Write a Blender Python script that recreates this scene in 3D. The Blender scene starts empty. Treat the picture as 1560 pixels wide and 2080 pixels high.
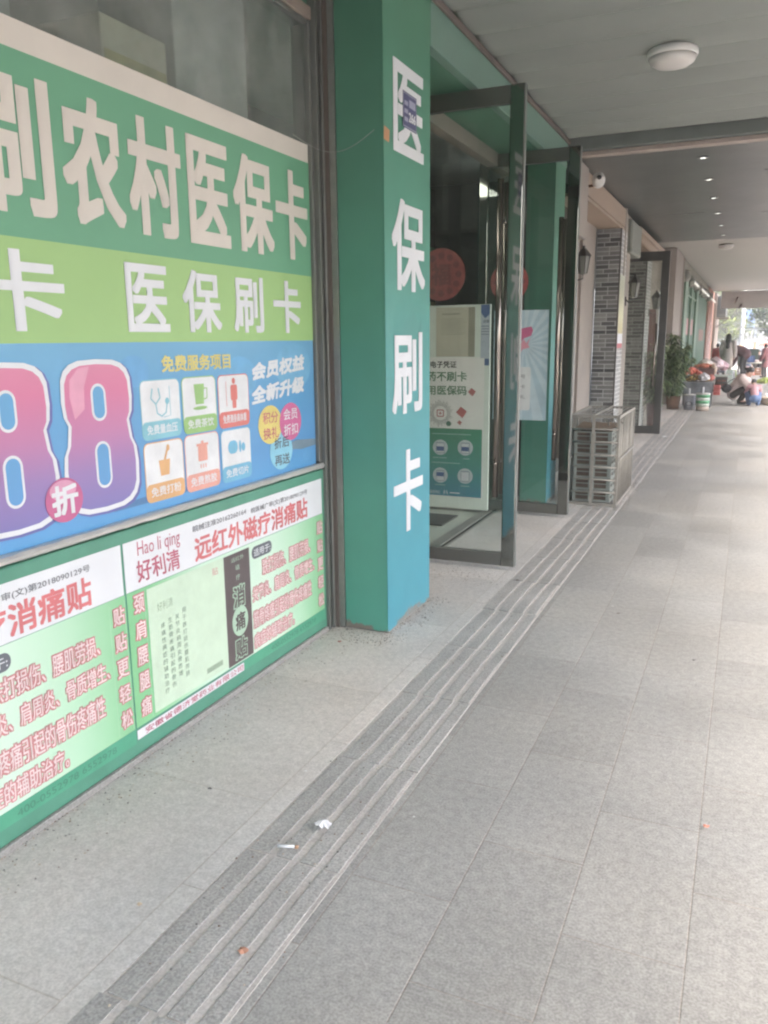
import bpy, math, random
from mathutils import Vector, Matrix
random.seed(7)
S = bpy.context.scene
COL = S.collection
R_ = math.radians

# ---------------------------------------------------------------- camera, sky, sun, exposure
cd = bpy.data.cameras.new('camera')
cam = bpy.data.objects.new('camera', cd); COL.objects.link(cam); S.camera = cam
cd.sensor_fit = 'VERTICAL'; cd.sensor_height = 36.0; cd.lens = 1640.0/2080.0*36.0
cd.clip_start = 0.05; cd.clip_end = 2000
right = Vector((.9139, .4054, -.0099)); down = Vector((.0757, -.1947, -.9779))
right.normalize(); down = (down - right*down.dot(right)).normalized(); fwd = right.cross(down).normalized()
if fwd.y < 0: fwd = -fwd
m = Matrix((right, -down, -fwd)).transposed().to_4x4(); m.translation = Vector((0, 0, 1.5))
cam.matrix_world = m

SUN_EL, SUN_AZ = R_(58), R_(105)      # azimuth from +Y towards +X
w = bpy.data.worlds.new("World"); S.world = w; w.use_nodes = True
nt = w.node_tree; sky = nt.nodes.new('ShaderNodeTexSky'); sky.sky_type = 'NISHITA'; sky.sun_disc = False
sky.sun_elevation = SUN_EL; sky.sun_rotation = SUN_AZ; sky.dust_density = 6.0; sky.air_density = 1.0; sky.ozone_density = 0.6
nt.links.new(sky.outputs[0], nt.nodes['Background'].inputs[0]); nt.nodes['Background'].inputs[1].default_value = 0.15
sd = bpy.data.lights.new('sun', 'SUN'); sd.energy = 0.55; sd.angle = R_(35); sd.color = (1, .985, .96)
so = bpy.data.objects.new('sun', sd); COL.objects.link(so)
sdir = Vector((math.sin(SUN_AZ)*math.cos(SUN_EL), math.cos(SUN_AZ)*math.cos(SUN_EL), math.sin(SUN_EL)))
so.rotation_euler = sdir.to_track_quat('Z', 'Y').to_euler(); so.location = (20, 10, 30)
S.view_settings.view_transform = 'Standard'; S.view_settings.look = 'None'
S.view_settings.exposure = 2.85; S.view_settings.gamma = 1.0
S.cycles.filter_width = 2.2; S.cycles.max_bounces = 8; S.cycles.diffuse_bounces = 4; S.cycles.glossy_bounces = 4
S.cycles.transparent_max_bounces = 16; S.cycles.transmission_bounces = 4

# ---------------------------------------------------------------- materials
def lin(c):
    q = [((v/255.0)/12.92 if v <= 10.3 else ((v/255.0+.055)/1.055)**2.4) for v in c]; g = sum(q)/3
    return tuple((v*.84+g*.16)*.87+.038 for v in q) + (1.0,)      # greyed, blacks lifted: a milky lens veil put into every colour
def N(nt, t, **k):
    n = nt.nodes.new('ShaderNode'+t)
    for a, b in k.items(): setattr(n, a, b)
    return n
MATS = {}
def mat(name, c, rough=.6, metal=0.0, nz=8.0, amt=.12, bump=0.0, bscale=60.0, spec=.5, fine=0.0, coord='Object'):
    """plain procedural material: base colour broken up by soft dirt noise, optional fine grain and bump"""
    if name in MATS: return MATS[name]
    m = bpy.data.materials.new(name); m.use_nodes = True; nt = m.node_tree; b = nt.nodes['Principled BSDF']; L = nt.links.new
    tc = N(nt, 'TexCoord'); no = N(nt, 'TexNoise'); no.inputs['Scale'].default_value = nz; no.inputs['Detail'].default_value = 6; no.inputs['Roughness'].default_value = .65
    L(tc.outputs[coord], no.inputs['Vector'])
    mr = N(nt, 'MapRange'); mr.inputs[1].default_value = .3; mr.inputs[2].default_value = .7; mr.inputs[3].default_value = 1-amt; mr.inputs[4].default_value = 1+amt*.6
    L(no.outputs['Fac'], mr.inputs[0])
    mx = N(nt, 'VectorMath', operation='SCALE'); mx.inputs[0].default_value = lin(c)[:3]; L(mr.outputs[0], mx.inputs['Scale'])
    out = mx.outputs[0]
    if fine:
        n2 = N(nt, 'TexNoise'); n2.inputs['Scale'].default_value = bscale*2; n2.inputs['Detail'].default_value = 3; L(tc.outputs[coord], n2.inputs['Vector'])
        m2 = N(nt, 'MapRange'); m2.inputs[1].default_value = .35; m2.inputs[2].default_value = .65; m2.inputs[3].default_value = 1-fine; m2.inputs[4].default_value = 1+fine
        L(n2.outputs['Fac'], m2.inputs[0]); v2 = N(nt, 'VectorMath', operation='SCALE'); L(out, v2.inputs[0]); L(m2.outputs[0], v2.inputs['Scale']); out = v2.outputs[0]
    L(out, b.inputs['Base Color'])
    b.inputs['Roughness'].default_value = rough; b.inputs['Metallic'].default_value = metal; b.inputs['Specular IOR Level'].default_value = spec
    r2 = N(nt, 'MapRange'); r2.inputs[3].default_value = max(0.02, rough-.08*(rough > .15)); r2.inputs[4].default_value = min(1, rough+.1*(rough > .15)+.02); L(no.outputs['Fac'], r2.inputs[0]); L(r2.outputs[0], b.inputs['Roughness'])
    if bump:
        n3 = N(nt, 'TexNoise'); n3.inputs['Scale'].default_value = bscale; n3.inputs['Detail'].default_value = 5; L(tc.outputs[coord], n3.inputs['Vector'])
        bp = N(nt, 'Bump'); bp.inputs['Strength'].default_value = bump; bp.inputs['Distance'].default_value = .01; L(n3.outputs['Fac'], bp.inputs['Height']); L(bp.outputs[0], b.inputs['Normal'])
    MATS[name] = m; return m
def gradmat(name, axis, stops, lo, hi, rough=.45, amt=.08, nz=5.0, spec=.5, stain=None):
    """printed colour gradient along a world axis between lo and hi (put into the base colour)"""
    m = bpy.data.materials.new(name); m.use_nodes = True; nt = m.node_tree; b = nt.nodes['Principled BSDF']; L = nt.links.new
    g = N(nt, 'NewGeometry'); sp = N(nt, 'SeparateXYZ'); L(g.outputs['Position'], sp.inputs[0])
    mr = N(nt, 'MapRange'); mr.inputs[1].default_value = lo; mr.inputs[2].default_value = hi; L(sp.outputs[axis], mr.inputs[0])
    cr = N(nt, 'ValToRGB'); L(mr.outputs[0], cr.inputs[0]); e = cr.color_ramp.elements
    while len(e) < len(stops): e.new(.5)
    for i, (p, c) in enumerate(stops): e[i].position = p; e[i].color = lin(c)
    no = N(nt, 'TexNoise'); no.inputs['Scale'].default_value = nz; no.inputs['Detail'].default_value = 6; L(g.outputs['Position'], no.inputs['Vector'])
    m2 = N(nt, 'MapRange'); m2.inputs[1].default_value = .3; m2.inputs[2].default_value = .7; m2.inputs[3].default_value = 1-amt; m2.inputs[4].default_value = 1+amt*.5; L(no.outputs['Fac'], m2.inputs[0])
    v = N(nt, 'VectorMath', operation='SCALE'); L(cr.outputs[0], v.inputs[0]); L(m2.outputs[0], v.inputs['Scale']); out = v.outputs[0]
    if stain:   # chipped and rusty foot: noise mask that only exists low down
        n3 = N(nt, 'TexNoise'); n3.inputs['Scale'].default_value = 9; n3.inputs['Detail'].default_value = 8; n3.inputs['Roughness'].default_value = .7; L(g.outputs['Position'], n3.inputs['Vector'])
        m3 = N(nt, 'MapRange'); m3.inputs[1].default_value = .0; m3.inputs[2].default_value = stain[0]; m3.inputs[3].default_value = .22; m3.inputs[4].default_value = -.25; L(sp.outputs['Z'], m3.inputs[0])
        ad = N(nt, 'Math', operation='ADD'); L(n3.outputs['Fac'], ad.inputs[0]); L(m3.outputs[0], ad.inputs[1])
        c3 = N(nt, 'MapRange'); c3.inputs[1].default_value = .56; c3.inputs[2].default_value = .62; L(ad.outputs[0], c3.inputs[0])
        mx = N(nt, 'Mix', data_type='RGBA'); L(c3.outputs[0], mx.inputs['Factor']); L(out, mx.inputs['A']); mx.inputs['B'].default_value = lin(stain[1]); out = mx.outputs['Result']
    L(out, b.inputs['Base Color']); b.inputs['Roughness'].default_value = rough; b.inputs['Specular IOR Level'].default_value = spec
    MATS[name] = m; return m
def glassmat(name, tint=(.86, .9, .88), refl=1.0, fr=1.5, haze=0.04):
    m = bpy.data.materials.new(name); m.use_nodes = True; nt = m.node_tree; L = nt.links.new
    nt.nodes.remove(nt.nodes['Principled BSDF']); out = nt.nodes['Material Output']
    t = N(nt, 'BsdfTransparent'); t.inputs[0].default_value = tint+(1,); g = N(nt, 'BsdfGlossy'); g.inputs['Roughness'].default_value = .01; g.inputs[0].default_value = (.95*refl, .97*refl, .96*refl, 1)
    d = N(nt, 'BsdfDiffuse'); d.inputs[0].default_value = (.5, .5, .48, 1)       # a film of dust
    no = N(nt, 'TexNoise'); no.inputs['Scale'].default_value = 6; tc = N(nt, 'TexCoord'); L(tc.outputs['Object'], no.inputs['Vector'])
    mr = N(nt, 'MapRange'); mr.inputs[1].default_value = .3; mr.inputs[2].default_value = .7; mr.inputs[3].default_value = haze*.5; mr.inputs[4].default_value = haze*1.5; L(no.outputs['Fac'], mr.inputs[0])
    m1 = N(nt, 'MixShader'); L(mr.outputs[0], m1.inputs[0]); L(t.outputs[0], m1.inputs[1]); L(d.outputs[0], m1.inputs[2])
    f = N(nt, 'Fresnel'); ge = N(nt, 'NewGeometry'); ir = N(nt, 'MapRange'); ir.inputs[3].default_value = fr; ir.inputs[4].default_value = 1/fr; L(ge.outputs['Backfacing'], ir.inputs[0]); L(ir.outputs[0], f.inputs[0])   # a thin pane reflects the same from both sides
    m2 = N(nt, 'MixShader'); L(f.outputs[0], m2.inputs[0]); L(m1.outputs[0], m2.inputs[1]); L(g.outputs[0], m2.inputs[2])
    L(m2.outputs[0], out.inputs[0]); MATS[name] = m; return m
def emat(name, c, st):
    m = bpy.data.materials.new(name); m.use_nodes = True; b = m.node_tree.nodes['Principled BSDF']
    b.inputs['Base Color'].default_value = lin(c); b.inputs['Emission Color'].default_value = lin(c); b.inputs['Emission Strength'].default_value = st; MATS[name] = m; return m
def pavemat(name, base, bw=.6, rh=.3, off=(0, 0), joint=(120, 112, 104), jw=.0035, flecks=.35, stains=.14, warm=(1.03, 1.0, .96), rot=True):
    m = bpy.data.materials.new(name); m.use_nodes = True; nt = m.node_tree; b = nt.nodes['Principled BSDF']; L = nt.links.new
    g = N(nt, 'NewGeometry'); sp = N(nt, 'SeparateXYZ'); L(g.outputs['Position'], sp.inputs[0]); cb = N(nt, 'CombineXYZ')
    ax = N(nt, 'Math', operation='ADD'); ax.inputs[1].default_value = off[1]; ay = N(nt, 'Math', operation='ADD'); ay.inputs[1].default_value = off[0]
    L(sp.outputs['Y'], ax.inputs[0]); L(sp.outputs['X'], ay.inputs[0]); L(ax.outputs[0], cb.inputs[0]); L(ay.outputs[0], cb.inputs[1])
    # joints wander a little
    br = N(nt, 'TexBrick'); br.offset = .5; br.offset_frequency = 2; br.inputs['Scale'].default_value = 1; br.inputs['Brick Width'].default_value = bw; br.inputs['Row Height'].default_value = rh
    br.inputs['Mortar Size'].default_value = jw; br.inputs['Mortar Smooth'].default_value = .4; br.inputs['Bias'].default_value = 0
    c = lin(base); br.inputs['Color1'].default_value = tuple(v*.89 for v in c[:3])+(1,); br.inputs['Color2'].default_value = tuple(v*1.07 for v in c[:3])+(1,); br.inputs['Mortar'].default_value = lin(joint)
    L(cb.outputs[0], br.inputs['Vector'])
    out = br.outputs['Color']
    def mul(out, scale, lo, hi, det=4, a=.3, z=.7, rgh=.6, vec=None):
        n = N(nt, 'TexNoise'); n.inputs['Scale'].default_value = scale; n.inputs['Detail'].default_value = det; n.inputs['Roughness'].default_value = rgh; L(vec or g.outputs['Position'], n.inputs['Vector'])
        r = N(nt, 'MapRange'); r.inputs[1].default_value = a; r.inputs[2].default_value = z; r.inputs[3].default_value = lo; r.inputs[4].default_value = hi; L(n.outputs['Fac'], r.inputs[0])
        v = N(nt, 'VectorMath', operation='SCALE'); L(out, v.inputs[0]); L(r.outputs[0], v.inputs['Scale']); return v.outputs[0], n
    out, n0 = mul(out, 1.3, 1-stains, 1+stains*.6, 7)
    out, n1 = mul(out, 140, 1-flecks*.8, 1+flecks*.8, 2, .35, .65)
    out, n2 = mul(out, 34, 1-flecks*.5, 1+flecks*.5, 4, .35, .65)
    # warm dust in broad patches
    n4 = N(nt, 'TexNoise'); n4.inputs['Scale'].default_value = .9; n4.inputs['Detail'].default_value = 5; L(g.outputs['Position'], n4.inputs['Vector'])
    mx = N(nt, 'Mix', data_type='RGBA', blend_type='MULTIPLY'); r4 = N(nt, 'MapRange'); r4.inputs[1].default_value = .4; r4.inputs[2].default_value = .65; L(n4.outputs['Fac'], r4.inputs[0]); L(r4.outputs[0], mx.inputs['Factor'])
    L(out, mx.inputs['A']); mx.inputs['B'].default_value = tuple(warm)+(1,)
    L(mx.outputs['Result'], b.inputs['Base Color'])
    rr = N(nt, 'MapRange'); rr.inputs[1].default_value = .3; rr.inputs[2].default_value = .7; rr.inputs[3].default_value = .42; rr.inputs[4].default_value = .68; L(n0.outputs['Fac'], rr.inputs[0]); L(rr.outputs[0], b.inputs['Roughness'])
    b1 = N(nt, 'Bump'); b1.invert = True; b1.inputs['Strength'].default_value = .5; b1.inputs['Distance'].default_value = .004; L(br.outputs['Fac'], b1.inputs['Height'])
    b2 = N(nt, 'Bump'); b2.inputs['Strength'].default_value = .25; b2.inputs['Distance'].default_value = .003; L(n2.outputs['Fac'], b2.inputs['Height']); L(b1.outputs[0], b2.inputs['Normal']); L(b2.outputs[0], b.inputs['Normal'])
    MATS[name] = m; return m
def brickmat(name, ca, cb_, mortar, bw=.22, rh=.066, planar='X'):
    m = bpy.data.materials.new(name); m.use_nodes = True; nt = m.node_tree; b = nt.nodes['Principled BSDF']; L = nt.links.new
    g = N(nt, 'NewGeometry'); sp = N(nt, 'SeparateXYZ'); L(g.outputs['Position'], sp.inputs[0]); cb = N(nt, 'CombineXYZ'); su = N(nt, 'Math', operation='ADD')
    L(sp.outputs['X'], su.inputs[0]); L(sp.outputs['Y'], su.inputs[1]); L(su.outputs[0], cb.inputs[0]); L(sp.outputs['Z'], cb.inputs[1])
    br = N(nt, 'TexBrick'); br.offset = .37; br.offset_frequency = 3; br.squash = .75; br.squash_frequency = 2; br.inputs['Scale'].default_value = 1; br.inputs['Brick Width'].default_value = bw; br.inputs['Row Height'].default_value = rh
    br.inputs['Mortar Size'].default_value = .006; br.inputs['Mortar Smooth'].default_value = .2; br.inputs['Color1'].default_value = lin(ca); br.inputs['Color2'].default_value = lin(cb_); br.inputs['Mortar'].default_value = lin(mortar); br.inputs['Bias'].default_value = 0
    L(cb.outputs[0], br.inputs['Vector']); no = N(nt, 'TexNoise'); no.inputs['Scale'].default_value = 25; L(g.outputs['Position'], no.inputs['Vector'])
    r = N(nt, 'MapRange'); r.inputs[3].default_value = .85; r.inputs[4].default_value = 1.12; L(no.outputs['Fac'], r.inputs[0]); v = N(nt, 'VectorMath', operation='SCALE'); L(br.outputs['Color'], v.inputs[0]); L(r.outputs[0], v.inputs['Scale']); L(v.outputs[0], b.inputs['Base Color'])
    bp = N(nt, 'Bump'); bp.invert = True; bp.inputs['Strength'].default_value = .6; bp.inputs['Distance'].default_value = .006; L(br.outputs['Fac'], bp.inputs['Height']); L(bp.outputs[0], b.inputs['Normal']); b.inputs['Roughness'].default_value = .7
    MATS[name] = m; return m

# ---------------------------------------------------------------- mesh builder
class MB:
    def __init__(s): s.v = []; s.f = []; s.mi = []; s.ms = []; s.sm = []
    def slot(s, m):
        if m not in s.ms: s.ms.append(m)
        return s.ms.index(m)
    def face(s, pts, m, smooth=False):
        b = len(s.v); s.v += [tuple(p) for p in pts]; s.f.append(tuple(range(b, b+len(pts)))); s.mi.append(s.slot(m)); s.sm.append(smooth)
    def mesh(s, vs, fs, m, smooth=False):
        b = len(s.v); s.v += [tuple(p) for p in vs]; k = s.slot(m)
        for f in fs: s.f.append(tuple(b+i for i in f)); s.mi.append(k); s.sm.append(smooth)
    def box(s, x0, x1, y0, y1, z0, z1, m, ch=0.0):
        if x0 > x1: x0, x1 = x1, x0
        if y0 > y1: y0, y1 = y1, y0
        if z0 > z1: z0, z1 = z1, z0
        c = min(ch, (x1-x0)*.45, (y1-y0)*.45, (z1-z0)*.45)
        if c <= 0:
            vs = [(x, y, z) for x in (x0, x1) for y in (y0, y1) for z in (z0, z1)]
            s.mesh(vs, [(0, 1, 3, 2), (4, 6, 7, 5), (0, 4, 5, 1), (2, 3, 7, 6), (0, 2, 6, 4), (1, 5, 7, 3)], m); return
        import bmesh
        bm = bmesh.new(); r = bmesh.ops.create_cube(bm, size=1)
        for v in r['verts']: v.co = Vector(((x0+x1)/2+v.co.x*(x1-x0), (y0+y1)/2+v.co.y*(y1-y0), (z0+z1)/2+v.co.z*(z1-z0)))
        bmesh.ops.bevel(bm, geom=bm.edges[:], offset=c, segments=1, affect='EDGES'); bm.verts.index_update()
        s.mesh([v.co[:] for v in bm.verts], [[v.index for v in f.verts] for f in bm.faces], m); bm.free()
    def tube(s, pts, rad, m, n=8, cap=True, smooth=True):
        pts = [Vector(p) for p in pts]; rad = rad if isinstance(rad, (list, tuple)) else [rad]*len(pts); rings = []
        for i, p in enumerate(pts):
            d = (pts[min(i+1, len(pts)-1)]-pts[max(i-1, 0)]); d = d.normalized() if d.length > 1e-9 else Vector((0, 0, 1))
            a = d.cross(Vector((0, 0, 1)) if abs(d.z) < .9 else Vector((1, 0, 0))).normalized(); b = d.cross(a)
            rings.append([p+(a*math.cos(t)+b*math.sin(t))*rad[i] for t in [2*math.pi*k/n for k in range(n)]])
        vs = [q for r in rings for q in r]; fs = []
        for i in range(len(pts)-1):
            for k in range(n): fs.append((i*n+k, i*n+(k+1) % n, (i+1)*n+(k+1) % n, (i+1)*n+k))
        if cap: fs.append(tuple(range(n))[::-1]); fs.append(tuple((len(pts)-1)*n+k for k in range(n)))
        s.mesh(vs, fs, m, smooth)
    def lathe(s, c, prof, m, n=20, sx=1.0, sy=1.0, smooth=True):
        c = Vector(c); vs = [(c.x+r*math.cos(2*math.pi*k/n)*sx, c.y+r*math.sin(2*math.pi*k/n)*sy, c.z+z) for r, z in prof for k in range(n)]; fs = []
        for i in range(len(prof)-1):
            for k in range(n): fs.append((i*n+k, i*n+(k+1) % n, (i+1)*n+(k+1) % n, (i+1)*n+k))
        fs.append(tuple(range(n))[::-1]); fs.append(tuple((len(prof)-1)*n+k for k in range(n)))
        s.mesh(vs, fs, m, smooth)
    def ball(s, c, r, m, sx=1, sy=1, sz=1, n=10, k=6, jit=0):
        vs = []; fs = []
        for i in range(k+1):
            a = math.pi*i/k
            for j in range(n):
                t = 2*math.pi*j/n; q = r*(1+random.uniform(-jit, jit))
                vs.append((c[0]+q*math.sin(a)*math.cos(t)*sx, c[1]+q*math.sin(a)*math.sin(t)*sy, c[2]+q*math.cos(a)*sz))
        for i in range(k):
            for j in range(n): fs.append((i*n+j, (i+1)*n+j, (i+1)*n+(j+1) % n, i*n+(j+1) % n))
        s.mesh(vs, fs, m, True)

def base_of(vs):
    xs = [v[0] for v in vs]; ys = [v[1] for v in vs]; zs = [v[2] for v in vs]
    return Vector(((min(xs)+max(xs))/2, (min(ys)+max(ys))/2, min(zs)))
def link(name, mb, parent=None, label=None, cat=None, group=None, kind=None):
    """links the builder as ONE mesh object; vertices are given in world space, the origin goes to the parent's origin or the thing's base"""
    me = bpy.data.meshes.new(name); o = bpy.data.objects.new(name, me); COL.objects.link(o)
    if parent is not None:
        org = parent['_o'] if '_o' in parent else (0, 0, 0); org = Vector(org)
    else: org = base_of(mb.v)
    me.from_pydata([tuple(Vector(v)-org) for v in mb.v], [], mb.f)
    for mt in mb.ms: me.materials.append(mt)
    me.polygons.foreach_set('material_index', mb.mi); me.polygons.foreach_set('use_smooth', mb.sm); me.update()
    ORG[o.name] = org
    if parent is not None: o.parent = parent; o['_o'] = tuple(org)
    else: o.location = org; o['_o'] = tuple(org)
    if label: o['label'] = label
    if cat: o['category'] = cat
    if group: o['group'] = group
    if kind: o['kind'] = kind
    return o
ORG = {}
def thing(name, loc, label, cat, group=None):
    o = bpy.data.objects.new(name, None); COL.objects.link(o); o.location = loc; o['_o'] = tuple(loc); o.empty_display_size = .1
    o['label'] = label; o['category'] = cat
    if group: o['group'] = group
    return o
def dup(root, loc, label, group=None, rz=0.0, scale=None):
    r = root.copy(); COL.objects.link(r); r.location = loc; r.rotation_euler = (0, 0, rz); r['label'] = label
    if scale: r.scale = scale
    if group: r['group'] = group
    for ch in list(root.children):
        c = ch.copy(); COL.objects.link(c); c.parent = r
        for g in ch.children:
            d = g.copy(); COL.objects.link(d); d.parent = c
    return r
def struct(name, mb): return link(name, mb, kind='structure')

# ---------------------------------------------------------------- lettering (Blender's own font), laid on a plane
_tc = {}
def glyphs(txt):
    if txt in _tc: return _tc[txt]
    c = bpy.data.curves.new('lettering', 'FONT'); c.body = txt; c.resolution_u = 3; c.fill_mode = 'FRONT'
    o = bpy.data.objects.new('lettering', c); COL.objects.link(o)
    me = bpy.data.meshes.new_from_object(o.evaluated_get(bpy.context.evaluated_depsgraph_get()))
    vs = [(v.co.x, v.co.y) for v in me.vertices]; fs = [tuple(p.vertices) for p in me.polygons]
    bpy.data.objects.remove(o); bpy.data.curves.remove(c); bpy.data.meshes.remove(me)
    _tc[txt] = (vs, fs); return vs, fs
class Plane:
    """a flat sheet: o origin, u and v unit directions, n outwards normal"""
    def __init__(s, o, u, v): s.o = Vector(o); s.u = Vector(u); s.v = Vector(v); s.n = s.u.cross(s.v).normalized()
    def p(s, a, b, d=0): return s.o+s.u*a+s.v*b+s.n*d
WALL = lambda x: Plane((x, 0, 0), (0, 1, 0), (0, 0, 1))       # u = Y, v = Z, faces +X
FRONT = lambda y: Plane((0, y, 0), (1, 0, 0), (0, 0, 1))      # u = X, v = Z, faces -Y
def text(mb, pl, txt, u0, u1, v0, v1, m, d=.0015, bold=.0, slope=0.0, shear=0.0, outline=None):
    """fits txt into the rectangle u0..u1, v0..v1; bold = fraction of the height the strokes are thickened by"""
    vs, fs = glyphs(txt)
    xs = [q[0] for q in vs]; ys = [q[1] for q in vs]; x0, x1, y0, y1 = min(xs), max(xs), min(ys), max(ys); H = v1-v0; W = u1-u0
    layers = []
    if outline: layers.append((outline[0], outline[1], d))
    layers.append((bold, m, d+.0012 if outline else d))
    for bo, mt, dd in layers:
        r = bo*H*.5; offs = [(0, 0)] if r == 0 else [(-r, -r), (r, -r), (r, r), (-r, r)]
        if bo > .05 or H > .2:
            nn = 5 if H > .2 else 3; st = [2*r*i/(nn-1)-r for i in range(nn)]
            offs = [(a_, b_) for a_ in st for b_ in st if abs(a_) > r*.99 or abs(b_) > r*.99]+[(0, 0)]
        ins = 0 if outline and mt is outline[1] else r
        for k, (ox, oy) in enumerate(offs):
            out = []
            for x, y in vs:
                a = (x-x0)/(x1-x0)*(W-2*ins)+ins; b = (y-y0)/(y1-y0)*(H-2*ins)+ins
                out.append(pl.p(u0+a+ox+shear*(b-H/2), v0+b+oy+slope*(a-W/2), dd+k*.00012))
            mb.mesh(out, fs, mt)
def rect(mb, pl, u0, u1, v0, v1, m, d=.001, slope=0):
    s = slope*(u1-u0)/2
    mb.face([pl.p(u0, v0-s, d), pl.p(u1, v0+s, d), pl.p(u1, v1+s, d), pl.p(u0, v1-s, d)], m)
def poly(mb, pl, pts, m, d=.001): mb.face([pl.p(a, b, d) for a, b in pts], m)
def rrect(mb, pl, u0, u1, v0, v1, m, r=.02, d=.001, only=None):
    pts = []
    for cx, cy, a in ((u1-r, v1-r, 0), (u0+r, v1-r, 90), (u0+r, v0+r, 180), (u1-r, v0+r, 270)):
        for k in range(6): t = R_(a+k*18); pts.append((cx+r*math.cos(t), cy+r*math.sin(t)))
    mb.face([pl.p(a, b, d) for a, b in pts], m)
def disc(mb, pl, cu, cv, ru, rv, m, d=.001, n=36): mb.face([pl.p(cu+ru*math.cos(2*math.pi*k/n), cv+rv*math.sin(2*math.pi*k/n), d) for k in range(n)], m)
def stroke(mb, pl, pts, wd, m, d=.001):
    """flat polyline of constant width"""
    P_ = [Vector(p) for p in pts]
    L_, R2 = [], []
    for i, p in enumerate(P_):
        t = (P_[min(i+1, len(P_)-1)]-P_[max(i-1, 0)]).normalized(); n = Vector((-t.y, t.x))*wd/2; L_.append(p+n); R2.append(p-n)
    for i in range(len(P_)-1): mb.face([pl.p(*q, d) for q in (R2[i], R2[i+1], L_[i+1], L_[i])], m)

# ================================================================ SETTING
FACADE_GREEN = (70, 150, 112)
m_ground = mat('ground asphalt', (74, 74, 74), .85, nz=1.2, amt=.2, bump=.3, bscale=80, fine=.2)
m_pave = pavemat('granite paving', (162, 161, 157), off=(.63, -.03), joint=(156, 149, 141), jw=.0028, stains=.14, flecks=.22, warm=(1.02, 1.0, .97))
m_apron = pavemat('pale worn apron', (212, 209, 205), bw=.9, rh=.6, off=(1.95, .2), joint=(190, 184, 176), jw=.003, stains=.15, flecks=.15, warm=(1.05, .995, .95))
m_bar = mat('tactile granite bar', (172, 170, 166), .6, nz=3, amt=.2, fine=.22, bump=.3, bscale=70)
m_gap = mat('dusty tactile groove', (196, 190, 183), .8, nz=5, amt=.2, fine=.12)
m_kerb = mat('kerb stone', (150, 148, 143), .75, nz=4, amt=.15, fine=.15)

b = MB(); b.box(-60, 60, -40, 46, -1.4, -.15, m_ground); struct('ground', b)
b = MB(); b.face([(-150, 46.01, -.75), (150, 46.01, -.75), (150, 260, -.75), (-150, 260, -.75)], m_ground); struct('road', b)
b = MB(); b.box(-1.96, 3.2, -6, 46, -.15, 0, m_pave); struct('pavement', b)
b = MB(); b.box(3.2, 3.35, -6, 46, -.15, .002, m_kerb, .01); struct('kerb', b)
b = MB(); b.box(-1.93, -1.275, -6, 45.9, 0.0005, .0045, m_apron); struct('pavement_apron', b)
b = MB(); rnd = random.Random(3)
b.box(-1.275, -.955, -6, 24, .0006, .003, m_gap)
y = -4.79
while y < 24:
    j = rnd.uniform(-.012, .012) + (-.012 if y < 1.8 else .004)
    for k, (a, c) in enumerate(((-1.275, -1.207), (-1.182, -1.127), (-1.102, -1.047), (-1.022, -.975))):
        b.box(a+.008+j, c+.008+j, y+.003, y+.597, .003, .0062, m_bar, .0015)
    y += .6
struct('tactile_paving', b)

# ================================================================ PHARMACY BUILDING
m_gpanel = mat('green painted panel', (62, 150, 120), .42, nz=6, amt=.12, bump=.08, bscale=20)
m_gdeep = mat('deep green panel', (60, 125, 96), .5, nz=4, amt=.12)
m_alu = mat('weathered aluminium', (138, 140, 134), .4, .55, nz=14, amt=.15)
m_dkalu = mat('grey window frame', (112, 114, 108), .45, .3, nz=10, amt=.12)
m_foil = mat('crumpled silver tape', (214, 210, 204), .3, .35, nz=20, amt=.06, bump=.5, bscale=30)
m_mirror = mat('polished dark door frame', (128, 130, 124), .035, .92, nz=1, amt=.03)
m_mirrorb = mat('brushed door rail', (112, 112, 106), .3, .6, nz=1, amt=.04)
m_steel = mat('bronze steel tube', (150, 140, 130), .18, .95, nz=20, amt=.1)
m_glass = glassmat('shop glass', haze=.16)
m_doorglass = glassmat('door glass', tint=(.90, .93, .91), haze=.03)
m_white = mat('white print', (226, 228, 232), .45, nz=4, amt=.05)
m_cream = mat('cream print', (222, 212, 200), .5, nz=4, amt=.06)
m_inwall = mat('dim shop wall', (150, 154, 148), .8, nz=2, amt=.2)
m_inceil = mat('shop ceiling', (170, 172, 166), .8)
m_intile = mat('pale shop tile', (205, 210, 196), .18, nz=2, amt=.05)
m_trim = mat('brown edge trim', (92, 78, 68), .6)
m_pilfront = gradmat('pillar print', 'Z', [(0, (0, 150, 172)), (.25, (0, 152, 168)), (.42, (10, 150, 146)), (.62, (38, 146, 118)), (1, (60, 132, 96))], 0, 3.2, .45, .07, 4, stain=(.13, (128, 122, 112)))  # print gradient; its top stop is darkened further for the dimmer light up there
m_pilside = gradmat('pillar side paint', 'Z', [(0, (44, 156, 134)), (.4, (44, 146, 122)), (1, (56, 118, 88))], 0, 3.2, .45, .08, 4, stain=(.10, (120, 105, 95)))

ph = thing('pharmacy_building', (-1.9, 4.0, 0), 'green pharmacy shopfront with a poster covered window, two green pillars and glass doors', 'pharmacy')
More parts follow.
